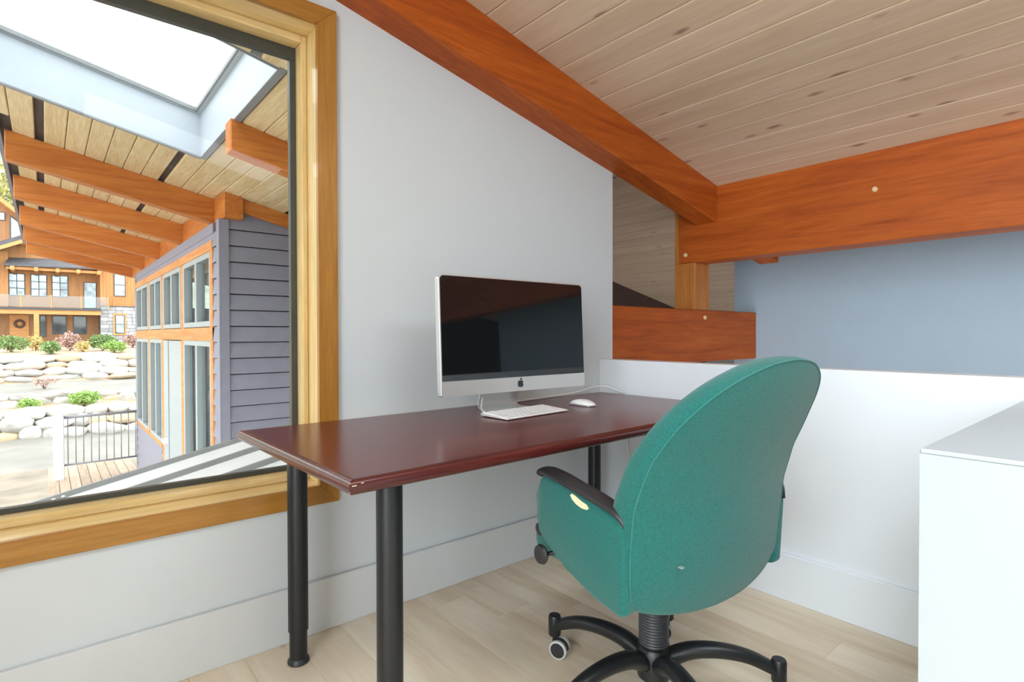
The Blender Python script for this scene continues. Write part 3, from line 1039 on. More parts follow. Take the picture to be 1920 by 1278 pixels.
br.data.set_sharp_from_angle(angle=R(70))
seam = [bpt(u, z, 0.0005) for u, z in outl if z > 0.43]
i0 = min(range(len(outl)), key=lambda q: abs(outl[q][1] - 0.43) + (0 if outl[q][0] > 0 else 9))
ordered = [outl[(i0 + q) % n] for q in range(n)]
ordered = [p for p in ordered if p[1] > 0.428]
tube('seam', [bpt(u, z, 0.0004) for u, z in ordered], 0.0016, M['teal_seam'], br, n=6)
box('staple', (-0.17, -0.247, 0.505), (-0.160, -0.2375, 0.508), M['alu'], br)

# seat cushion
bm = bmesh.new()
add_box(bm, (-0.255, -0.17, 0.405), (0.275, 0.245, 0.505), bev=0.035, seg=4)
for v in bm.verts:
    if v.co.z > 0.45:
        v.co.z += 0.012 * (1 - (v.co.x / 0.27) ** 2)
finish('seat', bm, M['teal'], ch, smooth=True)
lathe('seat_pan', [(0.16, 0.375), (0.2, 0.39), (0.2, 0.41)], (0, 0.03, 0), M['blackplastic'], ch, n=20)
box('tilt_mechanism', (-0.07, -0.10, 0.335), (0.07, 0.14, 0.378), M['blackmetal'], ch, bev=0.012, seg=2)

# arms: upholstered side panel with a black top
side_yz = [(-0.192, 0.402), (-0.172, 0.392), (-0.10, 0.405), (0.02, 0.438), (0.11, 0.470), (0.150, 0.498), (0.163, 0.540), (0.158, 0.60), (0.146, 0.648), (0.130, 0.660), (0.04, 0.650), (-0.08, 0.636), (-0.15, 0.624), (-0.183, 0.602), (-0.192, 0.57)]
for s in (-1, 1):
    xin, xout = (0.258, 0.298) if s < 0 else (0.274, 0.312)
    xm = (xin + xout) / 2 + (0 if s < 0 else 0.028)
    flare = 0.0 if s < 0 else 0.10
    arm = prism('side_panel', [(s * (xin + flare * (b - 0.4)), a, b) for a, b in side_yz], (s * (xout - xin), 0, 0), M['teal'], ch, bev=0.011, seg=3, smooth=True)
    arm.data.set_sharp_from_angle(angle=R(60))
    path = spline([(s * xm, 0.150, 0.652), (s * xm, 0.138, 0.668), (s * xm, 0.08, 0.668), (s * xm, 0.0, 0.657), (s * xm, -0.09, 0.645), (s * xm, -0.150, 0.633), (s * xm, -0.180, 0.612), (s * xm, -0.193, 0.578)], 5)
    m_ = len(path)
    wid = [lerp_tab([(0, 0.010), (0.04, 0.024), (0.12, 0.030), (0.5, 0.029), (0.75, 0.024), (0.9, 0.014), (1.0, 0.005)], q / (m_ - 1)) for q in range(m_)]
    thk = [lerp_tab([(0, 0.006), (0.06, 0.012), (0.5, 0.012), (0.8, 0.010), (1.0, 0.004)], q / (m_ - 1)) for q in range(m_)]
    tube('armrest', path, wid, M['blackplastic'], arm, n=14, rad2=thk)
    if s < 0:
        # torn cloth: cream foam showing under the armrest edge
        bm = bmesh.new()
        blob = [(0.004, 0.636), (-0.004, 0.627), (-0.020, 0.619), (-0.042, 0.614), (-0.062, 0.615), (-0.070, 0.620), (-0.062, 0.628), (-0.044, 0.631), (-0.020, 0.638), (-0.004, 0.642)]
        add_prism(bm, [(-0.2995, a, b) for a, b in blob], (0.004, 0, 0))
        finish('torn_foam_patch', bm, M['foam'], arm, label='cream foam showing through a tear')
# height knob and lever on the chair's left side
tube('lever_rod', [(-0.05, 0.09, 0.432), (-0.305, 0.112, 0.448)], 0.006, M['blackmetal'], ch, n=8)
lathe('adjuster_knob', [(0.010, -0.010), (0.024, -0.008), (0.0275, 0.0), (0.024, 0.006), (0.012, 0.009)], (-0.312, 0.114, 0.449), M['blackplastic'], ch, n=20, axis='x')
lathe('adjuster_button', [(0.010, -0.008), (0.018, -0.004), (0.018, 0.004), (0.010, 0.008)], (-0.285, 0.158, 0.500), M['blackplastic'], ch, n=16, axis='x')

# bellows column, hub, five legs with casters
pr = []
zz = 0.165
while zz < 0.335:
    pr += [(0.0395, zz), (0.0425, zz + 0.004), (0.0395, zz + 0.0078)]
    zz += 0.0082
lathe('bellows', pr, (0, 0, 0), M['rubber'], ch, n=28)
lathe('column', [(0.025, 0.06), (0.025, 0.34)], (0, 0, 0), M['blackmetal'], ch, n=20)
lathe('hub', [(0.030, 0.062), (0.046, 0.075), (0.050, 0.12), (0.048, 0.150), (0.042, 0.160), (0.044, 0.168)], (0, 0, 0), M['blackmetal'], ch, n=28)
RC = 0.348
base_rot = R(99.8) - R(82 - 90)                     # leg angles in the chair's own frame
first = None


def make_leg(ang, wheel_ang):
    d = Vector((math.cos(ang), math.sin(ang), 0))
    path = spline([d * 0.035 + Vector((0, 0, 0.122)), d * 0.10 + Vector((0, 0, 0.148)), d * 0.18 + Vector((0, 0, 0.152)), d * 0.26 + Vector((0, 0, 0.138)), d * (RC - 0.02) + Vector((0, 0, 0.108)), d * (RC - 0.004) + Vector((0, 0, 0.098))], 5)
    m_ = len(path)
    lg = tube('leg', path, [lerp_tab([(0, 0.028), (0.3, 0.026), (1, 0.016)], q / (m_ - 1)) for q in range(m_)], M['blackmetal'], ch, n=14, rad2=[lerp_tab([(0, 0.026), (0.3, 0.022), (1, 0.016)], q / (m_ - 1)) for q in range(m_)])
    c = d * RC
    lathe('leg_cap', [(0.018, 0.068), (0.0205, 0.072), (0.0205, 0.128), (0.018, 0.133), (0.010, 0.1335)], tuple(c), M['blackmetal'], lg, n=20)
    wd = Vector((math.cos(wheel_ang), math.sin(wheel_ang), 0))
    wc = c + wd * 0.018 + Vector((0, 0, 0.0295))
    axl = Vector((-wd.y, wd.x, 0))
    rotm = Matrix((wd, axl, Vector((0, 0, 1)))).transposed()

    def wheel_part(nm, prof_, mat, t0):
        bm_ = bmesh.new()
        add_lathe(bm_, prof_, (0, 0, 0), 24, 'y')
        for v in bm_.verts:
            v.co = rotm @ v.co + wc
        o = finish(nm, bm_, mat, lg, smooth=True)
        o.data.set_sharp_from_angle(angle=R(40))
    for s in (-1, 1):
        wheel_part('wheel', [(0.008, s * 0.004), (0.0255, s * 0.005), (0.0265, s * 0.018), (0.022, s * 0.024), (0.006, s * 0.025)], M['blackplastic'], s)
        wheel_part('tread', [(0.0262, s * 0.0085), (0.0295, s * 0.0105), (0.0295, s * 0.0195), (0.0255, s * 0.0215)], M['greytread'], s)
    bm_ = bmesh.new()
    prof_h = [(-0.030 + 0.0, 0)]
    hp = [(math.cos(R(a)) * 0.031, math.sin(R(a)) * 0.031) for a in range(0, 181, 20)]
    add_prism(bm_, [(a, -0.0035, b) for a, b in hp], (0, 0.007, 0))
    for v in bm_.verts:
        v.co = rotm @ v.co + wc
    finish('caster_hood', bm_, M['blackplastic'], lg)
    lathe('caster_stem', [(0.0075, 0.040), (0.0075, 0.070)], tuple(c), M['blackmetal'], lg, n=10)


wheel_dirs = [R(-60), R(150), R(-120), R(200), R(80)]
for q in range(5):
    make_leg(base_rot - R(72) * q, wheel_dirs[q])

# ------------------------------------------------------------------ skylight in the outer roof
sk = thing('skylight', (0.3, 3.9, deck(0.3)), 'big rectangular roof skylight with pale grey shaft seen through the window', 'skylight')
SH = 0.325


def skz(x, h):
    return deck(x) + h


def sk_quad(name, pts, vec, mat):
    return prism(name, pts, vec, mat, sk)


x0, x1, y0, y1 = SKX0, SKX1, SKY0, SKY1
sk_quad('shaft_wall', [(x0, y1, skz(x0, 0)), (x1, y1, skz(x1, 0)), (x1, y1, skz(x1, SH + 0.05)), (x0, y1, skz(x0, SH + 0.05))], (0, 0.02, 0), M['shaft'])
sk_quad('shaft_wall', [(x0, y0, skz(x0, 0)), (x1, y0, skz(x1, 0)), (x1, y0, skz(x1, SH + 0.05)), (x0, y0, skz(x0, SH + 0.05))], (0, -0.02, 0), M['shaft'])
sk_quad('shaft_wall', [(x1, y0, skz(x1, 0)), (x1, y1, skz(x1, 0)), (x1, y1, skz(x1, SH + 0.05)), (x1, y0, skz(x1, SH + 0.05))], (0.02, 0, 0), M['shaft'])
sk_quad('shaft_wall', [(x0, y0, skz(x0, 0)), (x0, y1, skz(x0, 0)), (x0, y1, skz(x0, SH + 0.05)), (x0, y0, skz(x0, SH + 0.05))], (-0.02, 0, 0), M['shaft'])
# metal frame round the glass
fw, fh = 0.028, 0.04
for nm, a in (('frame_bar', (x0, x1, y1 - fw, y1)), ('frame_bar', (x0, x1, y0, y0 + fw)), ('frame_bar', (x1 - fw, x1, y0 + fw, y1 - fw)), ('frame_bar', (x0, x0 + fw, y0 + fw, y1 - fw))):
    xa, xb, ya, yc = a
    sk_quad(nm, [(xa, ya, skz(xa, SH)), (xb, ya, skz(xb, SH)), (xb, ya, skz(xb, SH + fh)), (xa, ya, skz(xa, SH + fh))], (0, yc - ya, 0), M['vinyl'])
    d2 = 0.008
sk_quad('inner_lip', [(x0, y1 - fw - 0.012, skz(x0, SH + 0.004)), (x1 - fw, y1 - fw - 0.012, skz(x1 - fw, SH + 0.004)), (x1 - fw, y1 - fw - 0.012, skz(x1 - fw, SH + 0.03)), (x0, y1 - fw - 0.012, skz(x0, SH + 0.03))], (0, 0.012, 0), M['steel'])
sk_quad('inner_lip', [(x1 - fw - 0.012, y0, skz(x1 - fw, SH + 0.004)), (x1 - fw, y0, skz(x1 - fw, SH + 0.004)), (x1 - fw, y0, skz(x1 - fw, SH + 0.03)), (x1 - fw - 0.012, y0, skz(x1 - fw, SH + 0.03))], (0, y1 - y0 - fw, 0), M['steel'])
sk_quad('pane', [(x0 + fw, y0 + fw, skz(x0 + fw, SH + 0.02)), (x1 - fw, y0 + fw, skz(x1 - fw, SH + 0.02)), (x1 - fw, y0 + fw, skz(x1 - fw, SH + 0.026)), (x0 + fw, y0 + fw, skz(x0 + fw, SH + 0.026))], (0, y1 - y0 - 2 * fw, 0), M['glass'])
# flashing edge round the opening
sk_quad('edge_trim', [(x1, y0 - 0.03, skz(x1, -0.004)), (x1 + 0.038, y0 - 0.03, skz(x1 + 0.038, -0.004)), (x1 + 0.038, y0 - 0.03, skz(x1 + 0.038, 0.002)), (x1, y0 - 0.03, skz(x1, 0.002))], (0, y1 - y0 + 0.045, 0), M['steel'])
sk_quad('edge_trim', [(x0, y1 - 0.003, skz(x0, -0.010)), (x1, y1 - 0.003, skz(x1, -0.010)), (x1, y1 - 0.003, skz(x1, 0.003)), (x0, y1 - 0.003, skz(x0, 0.003))], (0, 0.030, 0), M['steel'])
sk_quad('edge_trim', [(x0, y0 - 0.014, skz(x0, -0.006)), (x1, y0 - 0.014, skz(x1, -0.006)), (x1, y0 - 0.014, skz(x1, 0.001)), (x0, y0 - 0.014, skz(x0, 0.001))], (0, 0.014, 0), M['steel'])

# ------------------------------------------------------------------ outer rafters and header


def rafter(x0, x1, y0, label, dep=0.234, wid=0.13):
    t = thing('roof_rafter', (x0, y0 + wid / 2, deck(x0) - dep), label, 'rafter', group='rafters under the outer roof')
    sloped('timber', x0, x1, y0, y0 + wid, lambda x: deck(x) + 0.002, lambda x: deck(x) - dep, M['raft_x'], t, bev=0.006)


rafter(0.925, WEND - 0.11, 3.90, 'short sawn-off rafter end beside the skylight, nearest the window', dep=0.20, wid=0.14)
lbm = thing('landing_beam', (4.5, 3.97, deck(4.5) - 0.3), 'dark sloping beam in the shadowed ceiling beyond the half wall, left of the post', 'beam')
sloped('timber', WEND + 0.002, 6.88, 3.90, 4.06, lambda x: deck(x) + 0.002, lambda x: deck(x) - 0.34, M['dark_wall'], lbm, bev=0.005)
rafter(-0.235, 1.275, 6.00, 'nearest full-length rafter under the outer roof, just beyond the skylight')
rafter(-0.235, 1.275, 7.62, 'second full-length rafter under the outer roof beyond the skylight')
rafter(-0.235, 1.275, 9.36, 'third full-length rafter under the outer roof beyond the skylight')
rafter(-0.235, 1.275, 11.0, 'fourth full-length rafter under the outer roof beyond the skylight')
rafter(-0.235, 1.275, 12.65, 'farthest full-length rafter under the outer roof, touching the house roofline behind')
hd = thing('header_beam', (1.35, 9, 2.13), 'orange timber header along the top of the grey sided wall, its square end facing the window', 'beam')
prism('timber', [(1.27, 5.615, 2.13), (1.437, 5.615, 2.13), (1.437, 5.615, deck(1.437) + 0.002), (1.27, 5.615, deck(1.27) + 0.002)], (0, 7.135, 0), M['raft_y'], hd, bev=0.006)
gr = thing('gable_rafter', (1.9, 5.7, deck(1.9) - 0.12), 'slender orange rafter running along the top of the clapboard wall', 'rafter')
sloped('timber', 1.437, 5.0, 5.650, 5.697, lambda x: deck(x) + 0.002, lambda x: deck(x) - 0.13, M['raft_x'], gr, bev=0.004)

# ------------------------------------------------------------------ wing with grey siding and strip windows
WX, WY = 1.25, 5.72
core = struct(thing('wall_wing', (WX, WY, -1.35)))
# shell behind the cladding: side wall
box('sheathing', (WX + 0.03, WY + 0.030, -2.9), (5.0, WY + 0.12, 2.05), M['dark_slot'], core)
prism('sheathing', [(WX + 0.05, WY + 0.030, 2.26), (2.24, WY + 0.030, 2.05), (5.0, WY + 0.030, 1.45), (5.0, WY + 0.030, 1.3), (WX + 0.05, WY + 0.030, 1.3)], (0, 0.09, 0), M['dark_slot'], core)
box('sheathing', (4.9, WY, -2.9), (5.0, 12.0, 1.55), M['siding'], core)
box('sheathing', (WX + 0.03, 11.9, -2.9), (5.0, 12.0, 1.55), M['siding'], core)
box('wing_floor', (WX + 0.05, WY + 0.1, -1.45), (4.9, 11.9, -1.36), M['floor'], core)
EXPO = 0.152


def clap_x(xa, xb, z, ztop=None):
    """one clapboard on the wall facing the window"""
    zt = z + EXPO if ztop is None else ztop
    prism('clapboard', [(xa, WY + 0.030, z + 0.010), (xa, WY - 0.022, z + 0.010), (xa, WY - 0.022, z + 0.014), (xa, WY - 0.004, zt), (xa, WY + 0.030, zt)], (xb - xa, 0, 0), M['siding'], core)


z = 2.035
while z > -1.6:
    clap_x(WX + 0.075, 2.24, z)
    z -= EXPO
prism('clapboard', [(WX + 0.075, WY - 0.012, 2.187), (1.62, WY - 0.012, 2.187), (1.437, WY - 0.012, deck(1.437) - 0.10), (WX + 0.075, WY - 0.012, 2.25)], (0, 0.024, 0), M['siding'], core)
box('corner_board', (WX + 0.004, WY - 0.030, -1.6), (WX + 0.078, WY + 0.012, 2.13), M['siding'], core, bev=0.003)
box('corner_board', (WX - 0.012, WY - 0.030, -1.6), (WX + 0.006, WY + 0.07, 2.13), M['siding'], core, bev=0.003)


def clap_y(ya, yc, z, h=EXPO):
    prism('clapboard', [(WX + 0.03, ya, z + 0.008), (WX - 0.012, ya, z + 0.008), (WX - 0.012, ya, z + 0.012), (WX + 0.004, ya, z + h), (WX + 0.03, ya, z + h)], (0, yc - ya, 0), M['siding'], core)


for q in range(23):                                # sliver of siding beside the corner
    clap_y(WY + 0.07, 5.955, -1.46 + q * EXPO)
for q in range(6):                                 # panel below the far windows
    clap_y(9.10, 11.95, -1.35 + q * 0.146, 0.146)
box('clapboard', (WX - 0.004, 5.955, 2.03), (WX + 0.03, 11.95, 2.13), M['siding'], core)
box('clapboard', (WX + 0.002, 5.955, 1.955), (WX + 0.03, 11.95, 2.045), M['siding'], core)
box('corner_board', (WX - 0.012, 11.86, -1.35), (WX + 0.03, 11.95, 2.13), M['siding'], core)
# cedar trims round the glazing
box('trim_header', (WX - 0.016, 5.955, 1.868), (WX + 0.05, 11.86, 1.962), M['ext_trim'], core, bev=0.003)
box('trim_band', (WX - 0.018, 5.955, 0.985), (WX + 0.05, 11.86, 1.122), M['ext_trim'], core, bev=0.003)
box('trim_sill', (WX - 0.016, 9.08, -0.53), (WX + 0.05, 11.86, -0.475), M['ext_trim'], core, bev=0.003)
box('trim_post', (WX - 0.014, 5.955, -1.4), (WX + 0.05, 6.06, 1.868), M['ext_trim'], core, bev=0.003)
for ya in (7.46, 8.90, 10.22):
    box('trim_post', (WX - 0.004, ya, -1.4 if ya < 9 else -0.475), (WX + 0.09, ya + 0.19, 1.868), M['ext_trim'], core, bev=0.003)
wn = 5


def glazed(ya, yc, za, zc_, splits, label=None):
    global wn
    wdw = struct(thing('window_%d' % wn, (WX, (ya + yc) / 2, za)))
    wn += 1
    f = 0.055
    cuts = [ya + (yc - ya) * q / splits for q in range(splits + 1)]
    bm_ = bmesh.new()
    add_box(bm_, (WX - 0.006, ya, za), (WX + 0.07, yc, za + f))
    add_box(bm_, (WX - 0.006, ya, zc_ - f), (WX + 0.07, yc, zc_))
    finish('window_frame', bm_, M['vinyl'], wdw)
    for q, cy in enumerate(cuts):
        a0 = cy - (0 if q == 0 else f * 0.7)
        a1 = cy + (0 if q == splits else f * 0.7)
        if q == 0:
            a1 = cy + f
        if q == splits:
            a0 = cy - f
        box('mullion', (WX - 0.010, a0, za + f), (WX + 0.075, a1, zc_ - f), M['vinyl'], wdw, bev=0.003)
    for a, b in zip(cuts, cuts[1:]):
        box('pane', (WX + 0.040, a + 0.03, za + f - 0.01), (WX + 0.046, b - 0.03, zc_ - f + 0.01), M['glass'], wdw)


glazed(6.06, 7.46, 1.13, 1.868, 2)
glazed(7.65, 8.90, 1.13, 1.868, 2)
glazed(9.09, 10.22, 1.13, 1.868, 2)
glazed(10.41, 11.86, 1.13, 1.868, 2)
glazed(6.06, 7.46, -1.36, 0.985, 2)
glazed(9.09, 10.22, -0.475, 0.985, 2)
glazed(10.41, 11.86, -0.475, 0.985, 2)
dr = struct(thing('door_2', (WX, 8.27, -1.36)))
box('door_leaf', (WX + 0.0, 7.66, -1.36), (WX + 0.045, 8.89, 0.975), M['vinyl'], dr, bev=0.004)
box('door_stile', (WX - 0.012, 8.55, -1.36), (WX + 0.0, 8.88, 0.975), M['vinyl'], dr, bev=0.004)
box('door_handle', (WX - 0.06, 8.62, -0.42), (WX - 0.0, 8.70, -0.34), M['whiteplastic'], dr, bev=0.008)

# ------------------------------------------------------------------ lower metal roof below the window
lr = struct(thing('roof_lower', (0.4, 3.2, 0.0)))


def lz(x):
    return 0.05 + TAN * x


RIBS = [4.31 - 0.405 * q for q in range(6)]
prism('roof_deck', [(-1.4, 2.12, lz(-1.4) - 0.12), (2.23, 2.12, lz(2.23) - 0.12), (2.23, 2.12, lz(2.23) - 0.004), (-1.4, 2.12, lz(-1.4) - 0.004)], (0, 2.20, 0), M['roofmetal'], lr)
for a, b in zip(RIBS[1:] + [2.12], RIBS):
    if b <= 2.12:
        break
    a = max(a, 2.12)
    prism('metal_pan', [(-1.4, a, lz(-1.4) - 0.004), (2.23, a, lz(2.23) - 0.004), (2.23, a, lz(2.23)), (-1.4, a, lz(-1.4))], (0, b - a, 0), M['roofmetal'], lr)
for yr in RIBS:
    if yr > 2.15:
        prism('standing_seam', [(-1.4, yr - 0.026, lz(-1.4) - 0.003), (-1.4, yr - 0.010, lz(-1.4) + 0.030), (-1.4, yr + 0.010, lz(-1.4) + 0.030), (-1.4, yr + 0.026, lz(-1.4) - 0.003)], (3.63, 0, 3.63 * TAN), M['roofrib'], lr)
for yr, xx in ((RIBS[0], (0.03, 0.075)), (RIBS[1], (0.30,)), (RIBS[2], (0.62,))):
    for q in xx:
        bm = bmesh.new()
        add_lathe(bm, [(0.011, 0), (0.010, 0.006), (0.004, 0.009)], (q, yr - 0.03, lz(q) + 0.010), 10)
        finish('screw', bm, M['whiteplastic'], lr)

# ------------------------------------------------------------------ deck and railing beside the wing
dkf = struct(thing('floor_deck', (0.7, 10.5, -1.35)))
box('joist_frame', (0.02, 8.0, -1.60), (1.24, 13.0, -1.392), M['deckwood'], dkf)
for q in range(9):
    xa = 0.02 + q * 0.137
    box('deck_board', (xa, 7.9, -1.39), (xa + 0.130, 13.05, -1.355), M['deckwood'], dkf, bev=0.004)
rl = thing('deck_railing', (0.7, 11.9, -1.35), 'dark metal baluster railing with a white end post on the cedar deck', 'railing')
tube('top_rail', [(0.17, 11.9, -0.335), (1.235, 11.9, -0.315)], 0.024, M['rail'], rl, n=8)
tube('bottom_rail', [(0.17, 11.9, -1.135), (1.235, 11.9, -1.12)], 0.017, M['rail'], rl, n=8)
for q in range(10):
    xa = 0.275 + q * 0.105
    tube('baluster', [(xa, 11.9, -1.13), (xa, 11.9, -0.325)], 0.0085, M['rail'], rl, n=6)
box('post', (0.085, 11.82, -3.3), (0.225, 11.97, -0.27), M['whitepost'], rl, bev=0.01)

# ------------------------------------------------------------------ ground, road, terraces
prof_g = [(2.1, -3.0), (16, -3.05), (27.6, -3.0), (28.4, -2.6), (29.2, -2.05), (30.2, -1.95), (31.0, -1.5), (33, -1.42), (36.8, -1.36), (37.6, -0.95), (39.2, -0.75), (40.0, -0.2), (41.5, -0.02), (47, 0.25), (60, 0.5), (90, 2.0), (160, 30.0), (260, 75)]


def gz(x, y):
    return lerp_tab(prof_g, y) + 0.02 * noise.noise(Vector((x * 0.7, y * 0.7, 0)))


def ground_strip(name, ys, xs_, mat, off=0.0):
    bm_ = bmesh.new()
    grid = [[bm_.verts.new((xx, yy, gz(xx, yy) + off)) for xx in xs_] for yy in ys]
    for a, b in zip(grid, grid[1:]):
        for q in range(len(xs_) - 1):
            bm_.faces.new((a[q], a[q + 1], b[q + 1], b[q]))
    o = finish(name, bm_, mat, smooth=True)
    return struct(o)


def frange(a, b, n_):
    return [a + (b - a) * q / n_ for q in range(n_ + 1)]


XS = frange(-25, 30, 55)
ground_strip('ground_gravel', frange(2.15, 22, 40), XS, M['gravel'])
ground_strip('ground_road', frange(22, 28, 12), XS, M['road'])
ground_strip('ground_terrace', frange(28, 31, 12), XS, M['soil'])
ground_strip('ground_path', frange(31, 36.8, 10), XS, M['road'])
ground_strip('ground_garden', frange(36.8, 60, 40), XS, M['soil'])
ground_strip('ground_hill', frange(60, 260, 40), frange(-160, 160, 40), M['hill'])

# boulder retaining walls: each stone is a part
random.seed(11)
ROCKS = []
for q in range(7):
    bm = bmesh.new()
    bmesh.ops.create_icosphere(bm, subdivisions=2, radius=0.5)
    for v in bm.verts:
        d = v.co.normalized()
        f = 1 + 0.30 * noise.noise(d * 1.6 + Vector((q * 7.3, 1.1, 4.2))) + 0.10 * noise.noise(d * 4 + Vector((q * 3.1, 0, 0)))
        v.co = Vector([math.copysign(abs(c) ** 0.78, c) for c in d]) * 0.5 * f
    me = bpy.data.meshes.new('stone')
    bm.to_mesh(me)
    bm.free()
    for p in me.polygons:
        p.use_smooth = True
    ROCKS.append(me)
ROCKS_TAN = []
for me in ROCKS[:3]:
    c = me.copy()
    c.materials.append(M['rock_tan'])
    ROCKS_TAN.append(c)
for me in ROCKS:
    me.materials.append(M['rock'])


def boulder_wall(label, courses, xa, xb, wmin, wmax):
    t = thing('boulder_wall', (0.5, courses[0][0], courses[0][1]), label, 'stone wall', group='dry stone boulder terraces')
    for yc, zb, hgt in courses:
        xx = xa + random.uniform(0, 0.4)
        while xx < xb:
            wd = random.uniform(wmin, wmax)
            h = hgt * random.uniform(0.75, 1.2)
            me = random.choice(ROCKS_TAN) if random.random() < 0.13 else random.choice(ROCKS)
            o = bpy.data.objects.new('stone', me)
            link(o, t)
            o.location = Vector((xx + wd / 2, yc + random.uniform(-0.12, 0.12), zb + h * 0.42)) - ORG[t.name]
            o.rotation_euler = (random.uniform(-0.15, 0.15), random.uniform(-0.12, 0.12), random.choice((0, math.pi)) + random.uniform(-0.25, 0.25))
            o.scale = (wd * 1.08, wd * random.uniform(0.6, 0.9), h * 1.1)
            xx += wd * 0.97
    return t


boulder_wall('pale boulder wall along the road, the lowest of the terraces', [(28.0, -3.0, 0.50), (28.35, -2.62, 0.46), (28.8, -2.25, 0.42)], -4.5, 6.5, 0.55, 1.25)
boulder_wall('middle row of pale boulders behind the green juniper', [(30.5, -2.0, 0.42), (30.9, -1.70, 0.36)], -4.5, 7.0, 0.5, 1.2)
boulder_wall('pale boulder wall edging the far side of the path', [(37.2, -1.36, 0.40), (37.6, -1.05, 0.36)], -3.0, 8.0, 0.7, 1.5)
boulder_wall('highest boulder wall, just below the garden shrubs of the house', [(38.9, -0.80, 0.45), (39.5, -0.45, 0.45)], -5.0, 8.0, 0.8, 1.7)


# shrubs and trees: a cloud of leaves on a few stems
def foliage_mesh(name, rx, ry, rz, n_, size, mat, seed, flat=0.0):
    rnd = random.Random(seed)
    verts, faces = [], []
    for q in range(n_):
        while True:
            p = Vector((rnd.uniform(-1, 1), rnd.uniform(-1, 1), rnd.uniform(-1, 1)))
            if p.length < 1 and p.length > 0.35 * rnd.random():
                break
        lump = 0.78 + 0.45 * noise.noise(p.normalized() * 2.2 + Vector((seed * 1.7, 0, 0)))
        p = Vector((p.x * rx, p.y * ry, p.z * rz)) * lump
        p.z = max(p.z + rz, 0.02)
        a = Vector((rnd.gauss(0, 1), rnd.gauss(0, 1), rnd.gauss(0, 1))).normalized()
        b = a.cross(Vector((rnd.gauss(0, 1), rnd.gauss(0, 1), rnd.gauss(0, 1)))).normalized()
        s = size * rnd.uniform(0.6, 1.3)
        i_ = len(verts)
        verts += [p - a * s, p - b * s * 0.45, p + a * s, p + b * s * 0.45]
        faces.append((i_, i_ + 1, i_ + 2, i_ + 3))
    me = bpy.data.meshes.new(name)
    me.from_pydata([tuple(v) for v in verts], [], faces)
    me.materials.append(mat)
    return me


def shrub(name, label, cat, x, y, rx, ry, rz, mat, seed, n_=700, size=0.07, stems=4, trunk=0.0, group=None):
    z0 = gz(x, y)
    t = thing(name, (x, y, z0), label, cat, group=group)
    me = foliage_mesh('foliage', rx, ry, rz, n_, size, mat, seed)
    o = bpy.data.objects.new('foliage', me)
    link(o, t)
    o.location = (0, 0, trunk)
    o['kind'] = 'stuff'
    rnd = random.Random(seed + 99)
    bm_ = bmesh.new()
    for q in range(stems):
        a = rnd.uniform(0, 6.28)
        r_m = rx * 0.5
        sp = [Vector((x, y, z0 - 0.05)), Vector((x + math.cos(a) * r_m * 0.35, y + math.sin(a) * r_m * 0.35, z0 + trunk + rz * 0.6)), Vector((x + math.cos(a) * r_m, y + math.sin(a) * r_m, z0 + trunk + rz * 1.3))]
        add_tube(bm_, sp, [max(0.02, rz * 0.05), max(0.014, rz * 0.03), 0.008], 6)
    finish('stems', bm_, M['bark'], t)


shrub('juniper_shrub', 'large spreading green shrub between the boulder rows', 'shrub', 1.25, 29.75, 0.72, 0.5, 0.36, M['leaf_bright'], 1, 1500, 0.06)
shrub('juniper_shrub', 'small low green shrub between boulders at the picture edge', 'shrub', -0.55, 29.62, 0.5, 0.34, 0.28, M['leaf_bright'], 2, 900, 0.055)
shrub('bare_shrub', 'pinkish bare-twigged shrub beside the path', 'shrub', -0.05, 33.2, 0.6, 0.5, 0.32, M['leaf_red'], 3, 260, 0.05, 9)
shrub('garden_shrub', 'dark green shrub below the porch door', 'shrub', -1.5, 43.0, 0.95, 0.7, 0.55, M['leaf_green'], 4, 900, 0.09)
shrub('garden_shrub', 'yellow autumn shrub left of the porch column', 'shrub', -0.45, 44.0, 0.5, 0.5, 0.50, M['leaf_gold'], 5, 600, 0.09)
shrub('garden_shrub', 'round green shrub at the edge of the highest boulders', 'shrub', 0.25, 41.2, 0.62, 0.5, 0.42, M['leaf_green'], 6, 800, 0.08)
shrub('garden_shrub', 'russet pink shrub in front of the porch windows', 'shrub', 1.15, 43.6, 0.75, 0.6, 0.60, M['leaf_red'], 7, 800, 0.09)
shrub('garden_shrub', 'small golden shrub between the russet and green ones', 'shrub', 1.75, 42.4, 0.45, 0.4, 0.36, M['leaf_gold'], 8, 500, 0.08)
shrub('garden_shrub', 'wide grey green shrub before the grey stone tower', 'shrub', 2.75, 43.0, 1.0, 0.7, 0.58, M['leaf_green'], 9, 1200, 0.09)
shrub('garden_shrub', 'bright green low shrub just above the boulder wall', 'shrub', 3.25, 41.4, 0.75, 0.5, 0.38, M['leaf_bright'], 10, 900, 0.08)
shrub('garden_shrub', 'pale brownish shrub at the foot of the stone tower', 'shrub', 4.55, 45.5, 0.8, 0.5, 0.5, M['leaf_red'], 12, 700, 0.09)
for q, (xx, yy, rr, hh, lb_) in enumerate(((-2.6, 74, 3.4, 8.8, 'tall yellow-green tree rising behind the house gable'), (1.6, 88, 3.8, 9.5, 'grey-green tree farther behind the house roof'),
                                           (-8.5, 80, 4.0, 7.0, 'broad autumn tree on the hillside far beyond the house'))):
    shrub('hillside_tree', lb_, 'tree', xx, yy, rr, rr, hh, M['leaf_yellow'] if q != 1 else M['leaf_green'], 20 + q, 5000, 0.22, 5, trunk=2.0, group='trees behind the house')

# ------------------------------------------------------------------ neighbouring house across the road
HY = 52.0
hs = thing('neighbour_house', (0.5, HY, 0.4), 'orange cedar and grey stone house with a glass balcony beyond the boulders', 'house')


